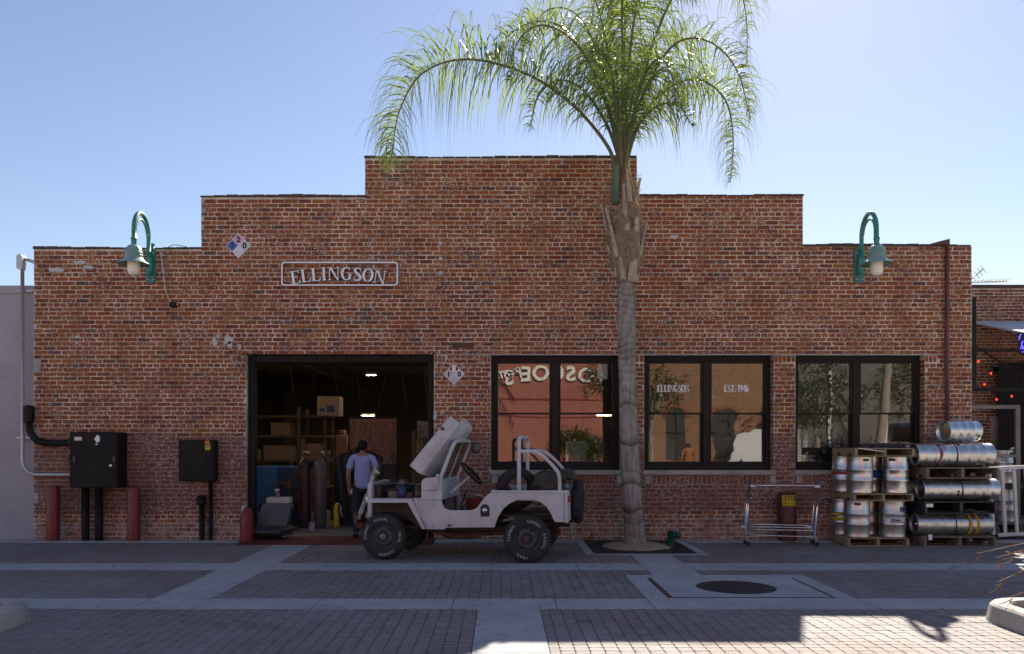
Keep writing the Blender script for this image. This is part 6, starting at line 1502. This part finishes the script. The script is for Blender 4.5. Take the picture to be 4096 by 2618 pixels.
ob = thing('red_building','red painted building across the street with white letters along the top','building')
M_REDW = pm('red_wall_paint',(.36,.13,.095),(.31,.11,.08),.8,.8,obj=False)
MB().box(-16,6.6,YO-10,YO,-.06,7.2).build('wall',M_REDW,ob)
q = MB(); q.bbox(-16.1,6.62,YO-.3,YO+.12,7.2,7.45,.03); q.build('cornice',M_REDW,ob)
for z in (2.9,3.7,5.9): MB().box(-16,6.6,YO,YO+.03,z,z+.06).build('moulding',pm('dark_red_trim',(.26,.05,.035),None,2,.8),ob)
for x in (-12,-8,-4.6): 
    wn = link('window',None,ob); MB().box(x,x+2.2,YO,YO+.05,.9,2.7).build('frame',M_FRAME,wn); MB().box(x+.1,x+2.1,YO+.051,YO+.06,1.0,2.6).build('pane',pm('dark_pane',(.02,.025,.03),None,2,.1),wn)
def far_text(s, size, xc, z, m, par, bold, shear=0, dz=lambda i,n:0):
    ms = []; tot = 0
    for ch in s:
        me = text_mesh(ch, size, ext=.04, bold=bold, shear=shear, align='LEFT'); xs_ = [v.co.x for v in me.vertices]; wd = max(xs_)-min(xs_)+.1*size; ms.append((me,wd,min(xs_))); tot += wd
    u = -tot/2
    for i,(me,wd,mn) in enumerate(ms):
        me.materials.append(m); link('letter', me, par, (xc-u+mn, YO+.06, z+dz(i,len(ms))), (radians(90),0,pi)); u += wd
M_FLET = flat('far_letter_white',(.75,.74,.68),.6)
far_text("ROSCOE'S", .95, 2.55, 4.38, M_FLET, ob, .03, dz=lambda i,n: .26*sin(pi*(i+.5)/n))
far_text("Famous", .62, -.2, 4.75, M_FLET, ob, .012, .25)
wh = thing('brick_warehouse','old brick warehouse with arched windows across the street','building',(0,YO,0))
MB().box(6.62,13.4,-10,0,-.06,8.0).build('wall',M_FARB,wh)
for x in (8.2,10.6,12.6):
    wn = link('window',None,wh); hw = .45; po = [(x+hw,.9),(x-hw,.9)]+arc(x,2.9,hw,180,0,10) ; po = [(x-hw,.9),(x+hw,.9)]+arc(x,2.9,hw,0,180,10)
    q = MB(); q.prism(po[::-1], lambda u,v:(u,.012,v), lambda u,v:(u,-.2,v)); q.build('pane',pm('dusty_pane',(.055,.052,.05),(.03,.03,.03),2,.4),wn)
    for i in range(9):
        a0_, a1_ = radians(20*i), radians(20*i+17); q = MB(); po = [(x+r_*cos(a),2.9+r_*sin(a)) for r_,a in ((hw,a0_),(hw+.24,a0_),(hw+.24,a1_),(hw,a1_))]; q.prism(po[::-1], lambda u,v:(u,.05,v), lambda u,v:(u,-.02,v)); q.build('voussoir',M_BRICK2 if False else pm('arch_brick',(.30,.13,.06),(.22,.09,.045),6,.9),wn)
    q = MB(); q.box(x-.02,x+.02,.013,.04,.9,3.4); q.box(x-hw,x+hw,.013,.04,2.1,2.14); q.build('glazing_bar',M_FRAME,wn)
gb = thing('grey_building','dark grey rendered building across the street beyond the warehouse','building')
MB().box(13.42,30,YO-10,YO+.4,-.06,6.6).build('wall',pm('dark_render',(.17,.16,.15),(.13,.125,.12),1,.85,obj=False),gb)
for x in (15.2,17.8): MB().box(x,x+.12,YO+.42,YO+.52,0,5.0).build('down_pipe',M_WHITE,gb)
def leafy_tree(label, x, y, h, cr_r, ncl, seed, cz=None):
    t = thing('street_tree',label,'tree',(x,y,0),group='trees across the street'); r_ = random.Random(seed); cz = cz or h*.68
    q = MB(); q.tube([(0,0,-.02),(.05,.02,h*.25),(-.04,0,h*.45),(.03,.02,h*.7)],[.13,.1,.09,.04],n=9)
    for i in range(6):
        a = r_.uniform(0,2*pi); q.tube([(0,0,h*.42+.06*i),(cos(a)*cr_r*.35,sin(a)*cr_r*.35,cz),(cos(a)*cr_r*.7,sin(a)*cr_r*.7,cz+r_.uniform(0,.5)*cr_r)],[.05,.035,.012],n=6)
    q.build('trunk',pm('pale_bark',(.30,.27,.22),(.2,.18,.15),6,.9),t); q = MB()
    for c in range(ncl):
        while True:
            d = Vector((r_.uniform(-1,1),r_.uniform(-1,1),r_.uniform(-.8,1)))
            if .25 < d.length < 1: break
        cc_ = Vector((d.x*cr_r,d.y*cr_r,cz+d.z*cr_r*.8))
        for l in range(26):
            p = cc_+Vector((r_.gauss(0,.16),r_.gauss(0,.16),r_.gauss(0,.13))); n_ = Vector((r_.gauss(0,1),r_.gauss(0,1),r_.gauss(0,1)+.4)).normalized(); a_ = n_.orthogonal().normalized(); b2 = n_.cross(a_); s = r_.uniform(.05,.09)
            q.add([p-a_*s,p+b2*s*.4,p+a_*s,p-b2*s*.4],[[0,1,2,3]])
    stuff(q.build('crown',leaf_mat('tree_leaf',(.05,.085,.02),(.03,.06,.016),(.12,.15,.02)) if 'tl' not in _mc else _mc['tl'],t)); return t
_mc['tl'] = leaf_mat('tree_leaf',(.05,.085,.02),(.03,.06,.016),(.12,.15,.02))
leafy_tree('leafy street tree across the street mirrored in the middle window',6.2,-19.5,5.6,1.5,90,1)
leafy_tree('leafy street tree across the street mirrored in the right window',12.9,-19,5.2,1.9,130,2)
leafy_tree('leafy street tree at the far right across the street',17.2,-19.4,5.6,1.8,110,3)
leafy_tree('leafy street tree beside the red building across the street',4.6,-20.2,6.2,1.2,60,4)
sb_ = leafy_tree('dark conical shrub tree in front of the red building',2.9,-17.2,3.4,.62,60,5,1.6)
sb2 = leafy_tree('small dark shrub tree left of the conical one before the red building',3.7,-17.8,2.9,.5,40,6,1.4)
for nm,x,y,lean in (('palm trunk across the street mirrored in the left window',-.35,-19.2,.1),('leaning palm trunk across the street mirrored in the right window',15.0,-18.2,.6)):
    t = thing('street_palm',nm,'palm tree',(x,y,0),group='palms across the street'); q = MB(); pts=[]; rs_=[]
    for i in range(40): z=i*.18; pts.append((lean*z/7,0,z)); rs_.append(.2+.012*(i%2)-.0015*i)
    q.tube(pts,rs_,n=14); q.build('trunk',pm('street_palm_bark',(.36,.32,.26),(.26,.22,.18),5,.9),t)  # plain tan bark, varied by noise
    for i in range(10):
        a = 2*pi*i/10; q = MB(); c = Vector((lean,0,7)); pts = spline([c,c+Vector((cos(a)*.8,sin(a)*.8,.9)),c+Vector((cos(a)*1.8,sin(a)*1.8,.7)),c+Vector((cos(a)*2.5,sin(a)*2.5,-.4))],6)
        q.tube(pts,.015,n=5)
        for j,p in enumerate(pts[3:]):
            s_ = Vector((-sin(a),cos(a),0))
            for sg_ in (-1,1):
                for o2 in (0,.05): e_ = p+s_*sg_*.35+Vector((0,0,-.4)); w2 = Vector((cos(a),sin(a),0))*.02; p2 = p+Vector((cos(a),sin(a),0))*o2; q.add([p2-w2,p2+w2,e_+w2*.2+Vector((o2,0,0))],[[0,1,2]])
        q.build('frond',M_LEAF,t)
def car(name, label, x, y, rz, L, Wd, prof, glassz, m):
    t = thing(name,label,'car' if name=='sedan' else 'van',(x,y,0),rz)
    q = MB(); n = len(prof); secs = ((0,.06),(.07,.0),(Wd-.07,.0),(Wd,.06))
    for yy,ins in secs:
        for (a,b) in prof: q.v.append((a*(1-ins*.04)+L*ins*.02, yy, b-(ins*.6 if b > 1.0 else 0)))
    for i in range(3):
        for j in range(n): q.face([i*n+j,i*n+(j+1)%n,(i+1)*n+(j+1)%n,(i+1)*n+j],0,False)
    q.face(list(range(n))[::-1]); q.face([3*n+j for j in range(n)]); q.build('body',m,t)
    for g_ in glassz:
        for yy in (-.006,Wd+.006):
            q = MB(); q.add([(a,yy,b) for a,b in g_],[list(range(len(g_)))]); q.build('window',pm('dark_pane',(.02,.025,.03),None,2,.1),t)
    for wx in (L*.18,L*.8):
        for yy in (-.01,Wd-.2):
            wh_ = link('wheel',None,t,(wx,yy,.32)); q = MB(); q.lathe([(.2,0),(.3,.01),(.325,.05),(.325,.16),(.3,.2),(.2,.21)],axis='y',n=24); q.build('tyre',M_RUBBER,wh_); q = MB(); q.lathe([(0,.02),(.1,.01),(.2,.03),(.2,.18),(0,.19)],axis='y',n=18); q.build('rim',M_STEELD,wh_)
    for yy in (.15,Wd-.45):
        q = MB(); q.bbox(-.02,.06,yy,yy+.3,.68,.86,.02); q.build('headlight',M_CHROME,t)
    return t
car('van','white panel van parked across the street, mirrored in the middle window',8.9,-17.6,radians(-58),5.0,1.95,[(0,.3),(4.95,.3),(5.0,.6),(4.95,2.1),(4.85,2.22),(1.5,2.22),(1.25,2.1),(.75,1.3),(.1,1.05),(0,.8)],[[(.95,1.3),(1.35,2.0),(2.1,2.0),(2.1,1.3)]],pm('van_white',(.72,.72,.70),(.66,.66,.64),2,.3))
car('sedan','dark sedan parked across the street, mirrored in the right window',17.6,-21.2,pi,4.5,1.75,[(0,.28),(4.45,.28),(4.5,.6),(4.4,.95),(3.7,1.02),(3.1,1.42),(1.9,1.45),(1.2,1.0),(.2,.88),(0,.65)],[[(1.4,1.02),(2.0,1.38),(2.45,1.38),(2.45,1.02)],[(2.55,1.02),(2.55,1.38),(3.0,1.36),(3.5,1.03)]],pm('sedan_dark',(.03,.035,.05),None,2,.25))
